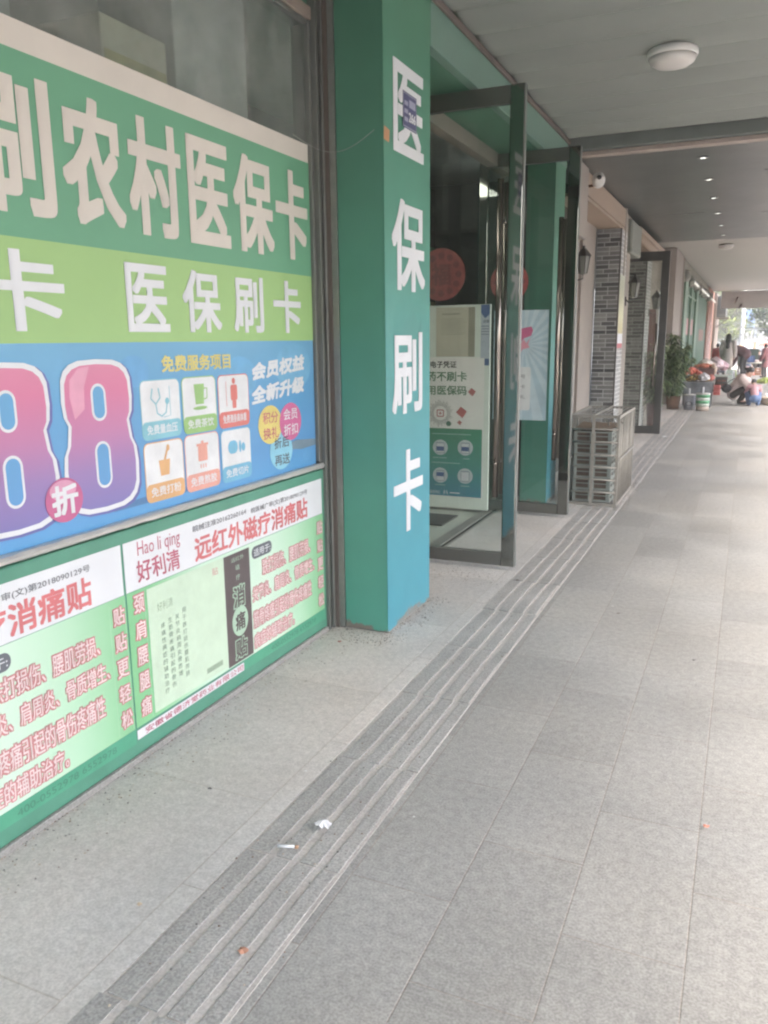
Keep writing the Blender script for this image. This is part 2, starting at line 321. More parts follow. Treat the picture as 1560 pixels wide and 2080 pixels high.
# low wall under the window
b = MB(); b.box(-2.12, -1.93, -5, 3.60, 0.004, .862, m_gpanel, .004); b.box(-1.93, -1.912, -5, 3.56, .004, .028, m_kerb, .003)
link('low_wall', b, ph)
b = MB()
vs = []; fs = []; n = 150                                             # the ledge wrapped in creased silver tape
for i in range(n+1):
    yy = -5+8.58*i/n
    for xx, zz in ((-1.952, .894), (-1.928, .893), (-1.920, .884), (-1.923, .873), (-1.935, .868)):
        vs.append((xx+rnd.uniform(-.002, .002), yy, zz+rnd.uniform(-.002, .002)))
for i in range(n):
    for k in range(4): fs.append((i*5+k, (i+1)*5+k, (i+1)*5+k+1, i*5+k+1))
b.mesh(vs, fs, m_foil); link('window_ledge', b, ph)
win = MB(); win.box(-1.965, -1.957, -5, 3.55, .90, 2.92, m_glass); o = link('window', win, ph)
b = MB(); b.box(-2.03, -1.935, 3.548, 3.571, .9, 2.9195, m_dkalu, .003); b.box(-2.03, -1.93, -5, 3.571, 2.92, 2.975, mat('brown header', (150, 132, 118), .5), .003); b.box(-2.03, -1.95, -5, 3.571, 2.976, 3.215, m_gdeep, .003)
b.box(-2.02, -1.94, -5, 3.547, 2.90, 2.9195, m_alu, .003)
b.box(-2.03, -1.912, 3.572, 3.592, .004, 3.2, m_dkalu, .002)
b.box(-2.03, -1.94, 3.592, 3.612, .004, 3.2, m_trim); b.box(-2.03, -1.905, 3.612, 3.627, .004, 3.2, m_alu, .002)
b.box(-2.0, -1.885, 3.627, 3.634, .004, 3.2, m_trim); b.box(-2.0, -1.853, 3.634, 3.648, .004, 3.2, m_alu, .002); b.box(-2.03, -2.0, .9, .92, .9, 3.1, m_dkalu)
link('window_frame', b, o)
for Y0, Y1, X0 in ((3.63, 4.23, -1.85), (7.23, 7.62, -1.85)):
    b = MB(); e = .0
    b.box(X0, -1.604, Y0+.004, Y1, .012, 3.23, m_pilside, .004)
    b.face([(-1.6035, Y0+.002, .015), (-1.6035, Y1+.001, .015), (-1.6035, Y1+.001, 3.2), (-1.6035, Y0+.002, 3.2)], m_pilfront)
    b.box(-1.85, -1.61, Y0+.02, Y1-.01, .004, .012, m_kerb)
    pil = link('pillar', b, ph)
    if Y0 < 4:
        pl = WALL(-1.6035); g = MB()
        for t, u0, u1, v0, v1 in (('医', 3.742, 4.132, 2.374, 2.778), ('保', 3.715, 4.150, 1.738, 2.170), ('刷', 3.706, 4.112, 1.125, 1.537), ('卡', 3.716, 4.120, .495, .935)):
            text(g, pl, t, u0, u1, v0, v1, m_white, .0015, .045)
        link('lettering', g, pil)
        g = MB(); g.face([pl.p(3.63, 2.40, .002), pl.p(3.69, 2.395, .002), pl.p(3.698, 2.45, .002), pl.p(3.636, 2.458, .002)], mat('orange sticker', (205, 140, 80), .5))
        tag_o = link('sticker', g, pil)
# fascia over the doors with the brown trim against the ceiling
b = MB(); b.box(-1.66, -1.602, 4.23, 7.66, 2.965, 3.20, mat('teal green fascia', (100, 142, 124), .4, nz=3, amt=.1), .003); link('fascia', b, ph)
b = MB(); b.box(-1.6015, -1.580, 4.22, 7.68, 3.170, 3.204, m_trim, .004); link('fascia_trim', b, ph)
b = MB(); b.box(-2.10, -1.665, 4.235, 7.225, 2.97, 3.0, m_gdeep); link('soffit', b, ph)
b = MB(); b.box(-2.06, -1.97, 4.235, 7.225, 2.86, 2.965, mat('brown head frame', (140, 128, 116), .45, .2), .004)
b.box(-2.06, -1.98, 4.20, 4.25, .01, 2.86, m_mirrorb); b.box(-2.06, -1.98, 7.18, 7.228, .01, 2.86, m_mirrorb)
link('door_surround', b, ph)
b = MB(); b.box(-2.06, -1.97, 4.235, 7.225, .0046, .016, mat('granite threshold', (140, 138, 132), .4, fine=.2), .003); link('threshold', b, ph)
# shop room
b = MB(); b.box(-6.0, -2.062, -5, 9.5, -.05, .008, m_intile); link('shop_floor', b, ph)
b = MB()
b.box(-6.1, -6.0, -5, 9.5, .01, 3.3, m_inwall); b.box(-6, -2.07, -5.1, -5, .01, 3.3, m_inwall); b.box(-6, -1.87, 9.4, 9.5, .01, 3.3, mat('dark shop wall', (62, 78, 70), .7, nz=2, amt=.25))
b.box(-6, -2.07, -5, 9.4, 3.24, 3.30, m_inceil)
b.box(-2.08, -1.93, -5, 3.60, 3.217, 3.30, m_dkalu)
b.box(-3.6, -3.5, 4.6, 9.4, .01, 3.2, mat('shelf backs', (86, 80, 74), .7, nz=9, amt=.35))
link('inner_wall', b, ph)
g = MB()
for (xx, y0, y1, z, c) in ((-3.49, 5.2, 9.3, 2.25, (70, 140, 96)), (-3.49, 5.2, 9.3, 1.2, (150, 150, 140)), (-3.49, 5.2, 9.3, .7, (120, 120, 112)), (-3.49, 5.2, 9.3, 1.65, (140, 138, 128))):
    g.box(xx, xx+.28, y0, y1, z, z+.03 if z < 2 else z+.22, mat('shelf board %d' % int(z*100), c, .5))
for z in (.73, 1.23, 1.68):
    yy = 5.25
    while yy < 9.2:
        ww = rnd.uniform(.06, .18); g.box(-3.48, -3.3, yy, yy+ww*.92, z, z+rnd.uniform(.12, .3), mat('medicine box %d' % rnd.randrange(6), [(190, 190, 180), (90, 130, 110), (170, 90, 80), (90, 110, 150), (180, 170, 120), (200, 205, 205)][rnd.randrange(6)], .5)); yy += ww
link('medicine_shelf', g, ph)

def door(Yd, first):
    b = MB(); x0, x1, z1 = -2.12, -1.31, 2.955; t = .022
    b.box(x1-.085, x1, Yd-t, Yd+t, .03, z1, m_mirror, .003); b.box(x0, x0+.07, Yd-t, Yd+t, .03, z1, m_mirror, .003)
    b.box(x0+.07, x1-.085, Yd-t+.001, Yd+t-.001, .03, .115, m_mirrorb, .002); b.box(x0+.07, x1-.085, Yd-t+.001, Yd+t-.001, z1-.10, z1-.001, m_mirrorb, .002)
    b.box(x1+.0005, x1+.006, Yd-t+.003, Yd+t-.003, .032, z1-.003, m_alu)
    fr = link('door', b, ph)
    g = MB(); g.box(x0+.07, x1-.085, Yd-.005, Yd+.005, .115, z1-.1, m_doorglass); link('glass', g, fr)
    h = MB()
    for sgn in (-1, 1):
        yy = Yd+sgn*.065; h.tube([(-1.430, yy, .50), (-1.430, yy, 2.43)], .019, m_steel, 14)
        for zz in (.72, 2.2): h.tube([(-1.430, Yd+sgn*.005, zz), (-1.430, yy, zz)], .011, m_steel, 10)
        h.ball((-1.430, yy+sgn*.019, .72), .014, m_steel, n=10)
    link('handle', h, fr)
    return fr
d1 = door(5.03, True); d2 = door(6.76, False)

# lights on inside; the second, out of view, is added to brighten the board
m_lamp = emat('lit lamp', (255, 250, 235), 2.0)
for Y0, XL in ((3.95, -3.0), (5.0, -2.34)):
    g = MB(); g.box(XL-.15, XL+.15, Y0-.45, Y0+.45, 3.19, 3.235, mat('lamp housing', (200, 200, 196), .5)); g.box(XL-.12, XL+.12, Y0-.42, Y0+.42, 3.18, 3.19, m_lamp)
    link('shop_ceiling_light', g, None, 'long lit ceiling light inside the shop, '+('above the poster window' if Y0 < 4.5 else 'added out of view near the open glass doors to brighten the board'), 'ceiling light', 'lights inside the pharmacy')
g = MB(); g.lathe((-2.550, 8.3, 2.818), [(.012, .03), (.032, .012), (.028, 0)], emat('small bright spot', (240, 255, 250), 6), 16)
link('spot_lamp', g, None, 'small bright round spotlight glowing inside the shop behind the first glass door', 'spotlight')

# cartons on the shelf behind the window, above the poster
m_carton = mat('cream carton', (214, 206, 182), .7, nz=12, amt=.1); m_grayc = mat('grey carton', (196, 198, 196), .7); m_shelf = mat('window shelf', (120, 116, 110), .6)
b = MB(); b.box(-2.5, -2.05, -2, 3.5, 2.34, 2.37, m_shelf); link('window_shelf', b, ph)
for i, (y0, y1, z1, x0, mt, lb) in enumerate(((2.38, 2.73, 2.60, -2.42, m_carton, 'cream carton with a yellow band on the shelf behind the window, above the poster'),
        (2.78, 3.28, 2.93, -2.46, m_grayc, 'tall pale grey carton on the shelf behind the window, nearest to the pillar'),
        (1.3, 2.0, 2.62, -2.45, m_grayc, 'grey carton on the shelf behind the window, farthest from the pillar'))):
    g = MB(); g.box(x0, -2.10, y0, y1, 2.372, z1, mt, .004)
    if mt is m_carton: g.box(-2.0995, -2.0985, y0+.01, y1-.01, 2.43, 2.49, mat('yellow band', (200, 190, 130), .6))
    g.box(x0+.03, -2.13, y0+.03, y1-.03, z1, z1+.002, mat('parcel tape', (180, 160, 130), .3))
    link('carton', g, None, lb, 'carton', 'cartons behind the window')

# ================================================================ POSTER ON THE WINDOW
P = WALL(-1.953)
g = MB(); m_pg = mat('poster green', (92, 170, 128), .5, nz=2.5, amt=.06); m_plg = mat('poster lime green', (158, 204, 116), .5, nz=2, amt=.05)
m_pb = gradmat('poster blue', 'Z', [(0, (52, 158, 222)), (.25, (60, 150, 214)), (.7, (66, 160, 214)), (1, (88, 170, 214))], .88, 1.5, .4, .04, 2)
rect(g, P, .2, 3.545, 2.31, 2.39, m_cream, .0005); rect(g, P, .2, 3.547, 1.80, 2.31, m_pg, .0005); rect(g, P, .2, 3.546, 1.50, 1.80, m_plg, .0005); rect(g, P, .2, 3.543, .888, 1.50, m_pb, .0005)
poly(g, P, [(3.25, 1.02), (3.35, 1.035), (3.543, 1.02), (3.543, .99), (3.4, .985), (3.28, 1.0)], mat('grey smear', (110, 140, 160), .6), .0012)
poly(g, P, [(2.1, .93), (2.5, .93), (2.55, .95), (2.3, .955), (2.1, .95)], mat('dark blue shade print', (52, 122, 180), .5), .0012)
for cu, cv, r, c in ((2.9, 1.35, .16, (84, 172, 222)), (3.35, 1.38, .2, (96, 178, 222)), (2.25, 1.40, .10, (80, 166, 222)), (3.45, .95, .05, (70, 160, 220))):
    disc(g, P, cu, max(min(cv, 1.5-r*.55), .89+r*.55), r*.8, r*.55, mat('pale blue disc %d' % int(cu*100), c, .5), .0009)
wp = link('window_poster', g, None, 'large green, lime and blue health insurance poster covering the shop window above the ledge', 'poster')
g = MB()
for t, u0, u1 in (('刷', 1.615, 1.965), ('农', 2.000, 2.268), ('村', 2.293, 2.577), ('医', 2.617, 2.880), ('保', 2.912, 3.215), ('卡', 3.238, 3.518)):
    text(g, P, t, u0, u1, 1.865, 2.25, m_cream, .002, .05)

for t, u0, u1 in (('卡', 1.62, 1.962), ('医', 2.240, 2.462), ('保', 2.546, 2.788), ('刷', 2.878, 3.104), ('卡', 3.188, 3.430)):
    text(g, P, t, u0, u1, 1.535, 1.766, m_white, .002, .045)
link('slogan_lettering', g, wp)
# the big outlined 88
def eight(cu, cv, W, H, grow):
    """outline of a tall rounded 8 with a soft waist"""
    pts = []; hw = W/2+grow
    yt = cv+H/2+grow; yb = cv-H/2-grow; wy = cv+.035*H; n = 14
    up_h = (yt-wy)/2; lo_h = (wy-yb)/2
    def lobe(cy, hh, hw2, a0, a1):
        out = []
        for k in range(n+1):
            a = R_(a0+(a1-a0)*k/n); c, s_ = math.cos(a), math.sin(a); e = .62
            out.append((cu+hw2*math.copysign(abs(c)**e, c), cy+hh*math.copysign(abs(s_)**e, s_)))
        return out
    a = lobe(wy+up_h, up_h, hw*.93, -38, 218); b_ = lobe(wy-lo_h, lo_h, hw, 142, 398)
    return a+b_
m_num = gradmat('pink to violet print', 'Z', [(0, (112, 108, 186)), (.3, (150, 112, 182)), (.55, (196, 110, 166)), (.8, (218, 104, 152)), (1, (222, 120, 158))], .93, 1.45, .4, .03, 3)
g = MB(); g2 = MB()
for cu in (1.70, 2.068):
    W, H, cv = .315, .475, 1.194
    o8 = eight(cu, cv, W, H, .016); sh = [(a+.008, b_-.006) for a, b_ in eight(cu, cv, W, H, .019)]
    c0 = P.p(cu, cv+.02, 0)
    for pts, mt, dd in ((sh, mat('number shadow', (92, 96, 176), .5), .0022), (o8, m_white, .0028), (eight(cu, cv, W, H, 0), m_num, .0034)):
        # split at the waist so both halves are plain fans
        k = len(pts)//2; wl = [pts[0], pts[k-1]]
        g.face([P.p(*q, dd) for q in pts[:k]], mt); g.face([P.p(*q, dd) for q in pts[k:]], mt)
        q1, q2, q3, q4 = pts[k-1], pts[0], pts[-1], pts[k]
        g.face([P.p(*q, dd+.00005) for q in (q1, q4, q3, q2)], mt)
    for y0, y1, wd in ((1.255, 1.36, .05), (1.03, 1.17, .054)):
        rrect(g, P, cu-wd/2-.009, cu+wd/2+.009, y0-.009, y1+.009, m_white, wd/2+.008, .0040); rrect(g, P, cu-wd/2, cu+wd/2, y0, y1, m_pb, wd/2-.001, .0046)
    poly(g, P, [(cu-.125, 1.33), (cu-.12, 1.385), (cu-.08, 1.42), (cu-.03, 1.425), (cu-.06, 1.36), (cu-.065, 1.29), (cu-.11, 1.26)], mat('pale pink gloss', (230, 150, 182), .4), .0038)
link('number', g, wp)
g = MB(); disc(g, P, 1.883, 1.013, .078, .071, mat('magenta badge', (204, 72, 140), .35), .0052); disc(g, P, 1.880, 1.045, .055, .032, mat('badge gloss', (228, 150, 186), .35), .0056)
text(g, P, '折', 1.83, 1.94, .965, 1.062, m_white, .006, .07); link('badge', g, wp)
m_yel = mat('yellow print', (228, 214, 110), .5)
g = MB(); text(g, P, '免费服务项目', 2.399, 2.834, 1.391, 1.452, m_yel, .002, .06)
text(g, P, '会员权益', 2.991, 3.448, 1.346, 1.422, m_white, .002, .09, slope=.07, shear=.18); text(g, P, '全新升级', 2.983, 3.443, 1.243, 1.322, m_white, .002, .09, slope=.07, shear=.18)
link('heading_lettering', g, wp)
def tile(u0, u1, v0, v1, c, t, icon):
    mt = mat('tile colour %d %d %d' % c, c, .5); g = MB(); ww = mat('tile white', (228, 230, 232), .5)
    rrect(g, P, u0-.004, u1+.004, v0-.004, v1+.004, mt, .025, .0015); rrect(g, P, u0, u1, v0+.004, v1, ww, .022, .0020)
    h = (v1-v0)*.30
    rrect(g, P, u0-.002, u1+.002, v0-.002, v0+h, mt, .020, .0024)
    text(g, P, t, u0+.022, u1-.022, v0+.015, v0+h-.013, m_white, .003, .03)
    cu = (u0+u1)/2; cv = v0+h+(v1-v0-h)/2
    icon(g, cu, cv, mt); link('icon_tile', g, wp)
def ic_steth(g, u, v, mt):
    stroke(g, P, [(u-.045, v+.045), (u-.055, v+.01), (u-.03, v-.012), (u-.005, v+.01), (u-.012, v+.045)], .007, mt, .003)
    stroke(g, P, [(u-.03, v-.012), (u-.025, v-.045), (u+.0, v-.058), (u+.025, v-.045), (u+.033, v-.01)], .006, mt, .0031); disc(g, P, u+.034, v-.004, .012, .012, mt, .0033)
    stroke(g, P, [(u+.05, v+.05), (u+.05, v-.058), (u+.01, v-.062)], .003, mt, .003)
def ic_cup(g, u, v, mt):
    poly(g, P, [(u-.035, v+.048), (u+.03, v+.048), (u+.024, v-.03), (u-.028, v-.03)], mt, .003); stroke(g, P, [(u+.028, v+.03), (u+.048, v+.03), (u+.046, v-.008), (u+.026, v-.012)], .006, mt, .003)
    disc(g, P, u, v-.045, .045, .007, mt, .003)
def ic_man(g, u, v, mt):
    disc(g, P, u, v+.05, .012, .013, mt, .003); rrect(g, P, u-.024, u+.024, v-.03, v+.035, mt, .01, .003); rrect(g, P, u-.014, u+.014, v-.062, v-.03, mt, .004, .0032); stroke(g, P, [(u-.055, v+.05), (u-.055, v-.05)], .003, mt, .003)
def ic_pot(g, u, v, mt):
    poly(g, P, [(u-.034, v+.008), (u+.03, v+.008), (u+.022, v-.05), (u-.026, v-.05)], mt, .003); stroke(g, P, [(u, v+.008), (u+.022, v+.055)], .010, mt, .0032); disc(g, P, u+.022, v+.05, .009, .012, mt, .0033)
def ic_jar(g, u, v, mt):
    rrect(g, P, u-.03, u+.03, v-.03, v+.03, mt, .006, .003); rect(g, P, u-.038, u+.038, v+.03, v+.04, mt, .003); rect(g, P, u-.008, u+.008, v+.04, v+.05, mt, .003)
    for k in (-1, 0, 1): rect(g, P, u+k*.016-.003, u+k*.016+.003, v-.058, v-.042, mt, .003)
def ic_pill(g, u, v, mt):
    rrect(g, P, u-.062, u+.008, v-.025, v+.03, mt, .026, .003); disc(g, P, u+.026, v-.0, .009, .026, mt, .003); disc(g, P, u+.05, v-.004, .014, .018, mt, .0032)
tile(2.275, 2.490, 1.157, 1.364, (120, 196, 212), '免费量血压', ic_steth)
tile(2.510, 2.720, 1.155, 1.364, (150, 200, 108), '免费茶饮', ic_cup)
tile(2.741, 2.956, 1.153, 1.362, (226, 108, 96), '免费测身高体重', ic_man)
tile(2.274, 2.489, .929, 1.140, (230, 172, 100), '免费打粉', ic_pot)
tile(2.507, 2.721, .928, 1.142, (238, 160, 140), '免费熬胶', ic_jar)
tile(2.744, 2.955, .926, 1.137, (98, 186, 222), '免费切片', ic_pill)
g = MB(); disc(g, P, 3.212, 1.000, .100, .086, mat('pale blue badge', (126, 204, 230), .5), .0020); m_dk = mat('dark grey print', (92, 98, 108), .5)
text(g, P, '折后', 3.150, 3.282, 1.014, 1.064, m_dk, .0034, .02); text(g, P, '再送', 3.150, 3.282, .935, .985, m_dk, .0034, .02); link('round_badge', g, wp)
g = MB(); disc(g, P, 3.124, 1.130, .100, .087, mat('yellow badge', (232, 212, 96), .5), .0026); m_rp = mat('rose print', (206, 96, 110), .5)
text(g, P, '积分', 3.062, 3.19, 1.136, 1.188, m_rp, .0034, .02); text(g, P, '换礼', 3.062, 3.19, 1.066, 1.118, m_rp, .0034, .02); link('round_badge', g, wp)
g = MB(); disc(g, P, 3.302, 1.128, .100, .088, mat('pink badge', (216, 84, 150), .5), .0032)
text(g, P, '会员', 3.238, 3.366, 1.138, 1.190, m_white, .0040, .02); text(g, P, '折扣', 3.238, 3.366, 1.066, 1.118, m_white, .0040, .02); link('round_badge', g, wp)

# ================================================================ THE TWO POSTERS ON THE LOW WALL
Q = WALL(-1.930)
m_red = mat('red title print', (222, 104, 108), .5); m_pinkt = mat('pale pink lettering', (236, 214, 212), .5); m_redo = mat('soft red outline', (212, 128, 130), .5); m_crim = mat('crimson print', (196, 84, 112), .5)
m_reg = mat('grey registration print', (110, 112, 118), .5)
def lowposter(base, off, Yc, label):
    m_bg = gradmat('leaf green print '+base, 'Y', [(0, (122, 204, 136)), (.10, (130, 208, 144)), (.30, (196, 232, 204)), (.62, (206, 236, 212)), (.82, (176, 226, 186)), (1, (122, 204, 136))], off+2.10, off+3.56, .35, .03, 2)
    g = MB(); f = lambda u: u+off
    rect(g, Q, f(2.103), f(3.548), .638, .818, m_white, .001); rect(g, Q, f(2.103), f(3.552), .128, .636, m_bg, .001)
    rect(g, Q, f(2.103), f(2.794), .082, .118, m_white, .0015)
    poly(g, Q, [(f(2.794), .127), (f(3.552), .127), (f(3.552), .07), (f(2.80), .08)], mat('green strip print', (52, 166, 126), .35), .0012)
    wq = link('wall_poster', g, None, label, 'poster', 'pain relief patch posters on the low wall')
    g = MB()
    text(g, Q, 'Hao li qing', f(2.173), f(2.411), .738, .806, m_crim, .002, .0, slope=-.03); text(g, Q, '好利清', f(2.163), f(2.403), .656, .737, m_crim, .002, .03, shear=-.1, slope=-.03)
    link('brand_lettering', g, wq)
    g = MB(); text(g, Q, '皖械注准20162260164', f(2.492), f(2.864), .772, .798, m_reg, .002, .02); text(g, Q, '皖医械广审(文)第2018090129号', f(2.902), f(3.400), .762, .790, m_reg, .002, .02)
    link('registration_lettering', g, wq)
    g = MB(); text(g, Q, '远红外磁疗消痛贴', f(2.497), f(3.398), .650, .752, m_red, .002, .05); link('title_lettering', g, wq)
    # picture of the box
    g = MB(); m_bx = mat('pale mint print', (200, 226, 196), .5, nz=9, amt=.07); m_bk = mat('brown black print', (84, 68, 68), .5)
    rect(g, Q, f(2.206), f(2.682), .142, .624, m_bx, .0018); rect(g, Q, f(2.682), f(2.873), .133, .622, m_bk, .0018)
    m_gt = mat('faint green print', (150, 176, 146), .5); m_gb = mat('grey green small print', (112, 138, 118), .5)
    for k, t in enumerate(('用于跌打损伤腰肌劳损', '关节炎肩周炎骨质增', '生筋骨疼痛引起的骨伤', '疼痛性病症的辅助治疗')):
        for i, ch in enumerate(t):
            u = f(2.395-k*.042); v = .472-i*.029-(.0, .012, .012, .02)[k]; text(g, Q, ch, u, u+.024, v, v+.022, m_gb, .0024)
    text(g, Q, '好利清', f(2.255), f(2.345), .522, .556, m_gt, .0024); rect(g, Q, f(2.53), f(2.64), .168, .190, m_gt, .0024)
    text(g, Q, '贴', f(2.60), f(2.64), .565, .597, m_redo, .0024)
    m_lt = mat('pale green lettering', (170, 206, 176), .5)
    text(g, Q, '远红外', f(2.735), f(2.83), .585, .605, m_lt, .0024); text(g, Q, '磁', f(2.765), f(2.795), .545, .568, m_lt, .0024); text(g, Q, '疗', f(2.765), f(2.795), .500, .525, m_lt, .0024)
    text(g, Q, '消', f(2.738), f(2.823), .380, .474, m_bk, .0024, .04, outline=(.13, m_lt)); disc(g, Q, f(2.782), .316, .060, .068, m_lt, .0024); text(g, Q, '痛', f(2.745), f(2.820), .275, .356, m_bk, .0032, .04)
    text(g, Q, '贴', f(2.736), f(2.823), .150, .238, m_bk, .0024, .04, outline=(.13, m_lt))
    link('product_picture', g, wq)
    g = MB(); rrect(g, Q, f(2.893), f(3.058), .558, .614, m_dk, .026, .0018); text(g, Q, '适用于:', f(2.908), f(3.045), .568, .603, m_white, .0028, .02)
    for t, u0, u1, v0, v1 in (('跌打损伤、腰肌劳损、', 2.972, 3.412, .468, .540), ('关节炎、肩周炎、骨质增生、', 2.886, 3.448, .366, .434), ('筋骨疼痛引起的骨伤疼痛性', 2.884, 3.412, .244, .322), ('病症的辅助治疗。', 2.884, 3.235, .148, .216)):
        text(g, Q, t, f(u0), f(u1), v0, v1, m_pinkt, .0022, .012, outline=(.13, m_redo))
    link('usage_lettering', g, wq)
    g = MB()
    for i, ch in enumerate('贴贴更轻松'):
        v = .572-i*.096; text(g, Q, ch, f(3.486), f(3.540), v-.032, v+.032, m_pinkt, .0022, .02, outline=(.14, m_redo))
    for i, ch in enumerate('颈肩腰腿痛'):
        v = .585-i*.098; text(g, Q, ch, f(2.134), f(2.186), v-.034, v+.034, m_pinkt, .0022, .02, outline=(.14, m_redo))
    for u in (2.192, 3.47, 3.545): rect(g, Q, f(u)-.001, f(u)+.001, .135, .62, mat('thin pale line', (170, 220, 180), .5), .0017)
    link('side_lettering', g, wq)
    g = MB(); text(g, Q, '安徽省德济堂药业有限公司', f(2.145), f(2.785), .087, .113, m_crim, .0024, .03)
    for i, t in enumerate(('400-0552978 6552978', '1-8-6552978')):
        text(g, Q, t, f((1.5, 3.1)[0]+1.6) if i else f(3.02), f(3.45) if not i else f(3.5), .045 if i else .088, .062 if i else .112, mat('dim green print', (44, 132, 104), .5), .002) if i == 0 else None
    link('maker_lettering', g, wq)
lowposter('near', -1.457, 0, 'left one of the two pain patch posters, cut off by the photo edge')
lowposter('far', 0, 0, 'right one of the two pain patch posters, ending beside the green pillar')

# ---------------------------------------------------------------- house number plate on the pillar
PL = WALL(-1.600); g = MB(); m_plate = mat('indigo plate', (70, 74, 128), .45)
rect(g, PL, 3.852, 4.030, 2.500, 2.662, m_plate, .001); rect(g, PL, 3.858, 4.024, 2.506, 2.656, mat('plate rim', (190, 190, 196), .5), .0014); rect(g, PL, 3.861, 4.021, 2.509, 2.653, m_plate, .0018)
hp = link('number_plate', g, None, 'small indigo house number plate reading 266 stuck over the top character on the pillar', 'number plate')
g = MB(); text(g, PL, '266', 3.925, 4.012, 2.535, 2.578, m_white, .0026, .06)
for k in range(3): rect(g, PL, 3.87, 3.915, 2.53+k*.036, 2.55+k*.036, mat('plate small print', (160, 162, 190), .5), .0026)
rect(g, PL, 3.93, 4.01, 2.60, 2.635, mat('plate small print', (160, 162, 190), .5), .0026); link('number_lettering', g, hp)
# thin cord strung from the window poster to the pillar
g = MB(); pts = []
for k in range(15):
    t = k/14; pts.append((-1.945+.31*t, 3.40+.20*t, 2.405-.085*math.sin(math.pi*t)*1.0+.03*t))
g.tube(pts, .0014, mat('grey thread', (150, 150, 146), .6), 5); link('cord', g, None, 'thin grey cord sagging between the window poster and the green pillar', 'cord')

# ================================================================ NOTICES SEEN THROUGH THE DOORS
B = FRONT(6.66)
m_board = mat('pale green white board', (232, 242, 230), .5, nz=4, amt=.05)
db = thing('display_board', (-2.45, 6.68, .01), 'pale board behind the open glass door, carrying the medical insurance code notice', 'display board')
g = MB(); g.box(-2.95, -1.985, 6.664, 6.69, .03, 1.78, m_board, .003); g.box(-2.9, -2.05, 6.66, 6.70, .01, .03, m_alu); link('panel', g, db)
B = FRONT(6.662)
m_note = mat('notice paper', (248, 244, 238), .5, nz=5, amt=.04); m_teal = gradmat('teal notice print', 'Z', [(0, (46, 142, 170)), (.5, (50, 156, 140)), (1, (54, 150, 108))], .14, .74, .45, .03, 3)
pn = MB(); rect(pn, B, -2.70, -2.030, .135, 1.348, m_note, .003); rect(pn, B, -2.695, -2.042, .140, .738, m_teal, .004)
no_ = link('insurance_notice', pn, None, 'white and teal insurance code notice with four phone pictures, taped to the pale display board', 'notice')
g = MB(); m_ng = mat('notice green lettering', (96, 144, 106), .5)
text(g, B, '医保电子凭证', -2.64, -2.278, 1.258, 1.316, mat('notice black lettering', (70, 70, 66), .5), .004, .05)
text(g, B, '购药不刷卡', -2.645, -2.184, 1.144, 1.228, m_ng, .004, .05); text(g, B, '用医保码', -2.55, -2.184, 1.026, 1.108, m_ng, .004, .05); link('title_lettering', g, no_)
g = MB(); m_rc = mat('red cube print', (196, 92, 86), .5); m_seal = mat('dark seal print', (90, 92, 84), .5); su, sv_ = -2.423, .869
for k in range(44):      # ring of short rays around the red cross seal (the scannable mark itself is left out)
    a = 2*math.pi*k/44; r0 = .062; r1 = .095+.03*((k*7) % 5)/5
    stroke(g, B, [(su+r0*math.cos(a), sv_+r0*math.sin(a)), (su+r1*math.cos(a), sv_+r1*math.sin(a))], .004, m_seal, .004)
rrect(g, B, su-.034, su+.034, sv_-.032, sv_+.032, m_rc, .012, .004); rrect(g, B, su-.025, su+.025, sv_-.023, sv_+.023, m_note, .008, .005); rect(g, B, su-.014, su+.014, sv_-.004, sv_+.004, m_rc, .006); rect(g, B, su-.004, su+.004, sv_-.014, sv_+.014, m_rc, .0064)
for u, v, r in ((-2.138, 1.055, .036), (-2.230, .880, .050), (-2.246, .791, .022)): poly(g, B, [(u-r, v), (u-r*.1, v+r), (u+r, v+r*.2), (u+r*.2, v-r)], m_rc, .004)
disc(g, B, -2.345, .78, .024, .022, mat('green seal', (70, 130, 100), .5), .005); link('red_cross_picture', g, no_)
for u, v, k in ((-2.421, .570, 0), (-2.191, .575, 0), (-2.420, .322, 1), (-2.190, .326, 2)):
    g = MB(); disc(g, B, u, v, .070, .068, mat('pale disc print', (206, 216, 220), .5), .005); rrect(g, B, u-.040, u+.040, v-.052, v+.045, mat('phone grey', (160, 170, 180), .5), .008, .006); rrect(g, B, u-.034, u+.034, v-.045, v+.035, m_white, .004, .007)
    if k < 2: rect(g, B, u-.034, u+.034, v-.03+.02*k, v+.008+.02*k, mat('phone blue', (60, 96, 160), .5), .008)
    link('phone_picture', g, no_)
g = MB()
for v, a, c in ((.685, -2.50, -2.14), (.474, -2.49, -2.36), (.474, -2.21, -2.15), (.430, -2.50, -2.24), (.232, -2.47, -2.37), (.232, -2.23, -2.15)): rect(g, B, a, c, v, v+.009, mat('pale small print', (150, 200, 186), .5), .005)
text(g, B, '医保网站', -2.515, -2.423, .155, .185, m_white, .006); rect(g, B, -2.33, -2.237, .165, .175, m_white, .006); stroke(g, B, [(-2.385, .155), (-2.38, .19), (-2.37, .165), (-2.36, .19), (-2.352, .155)], .008, m_white, .006); link('small_lettering', g, no_)
g = MB(); rect(g, B, -2.464, -2.175, 1.352, 1.762, mat('yellowed paper', (206, 200, 176), .6, nz=5, amt=.06), .004); rect(g, B, -2.175, -2.118, 1.352, 1.760, mat('olive paper edge', (160, 156, 134), .6), .0042)
text(g, B, '药品经营质量承诺', -2.41, -2.25, 1.70, 1.714, m_seal, .005)
for k in range(9): rect(g, B, -2.42, -2.22+((k*37) % 5)*.006, 1.665-k*.016, 1.668-k*.016, mat('faint text line', (160, 156, 140), .6), .005)
link('framed_document', g, None, 'yellowed typed document behind glass, directly above the insurance code notice', 'document')
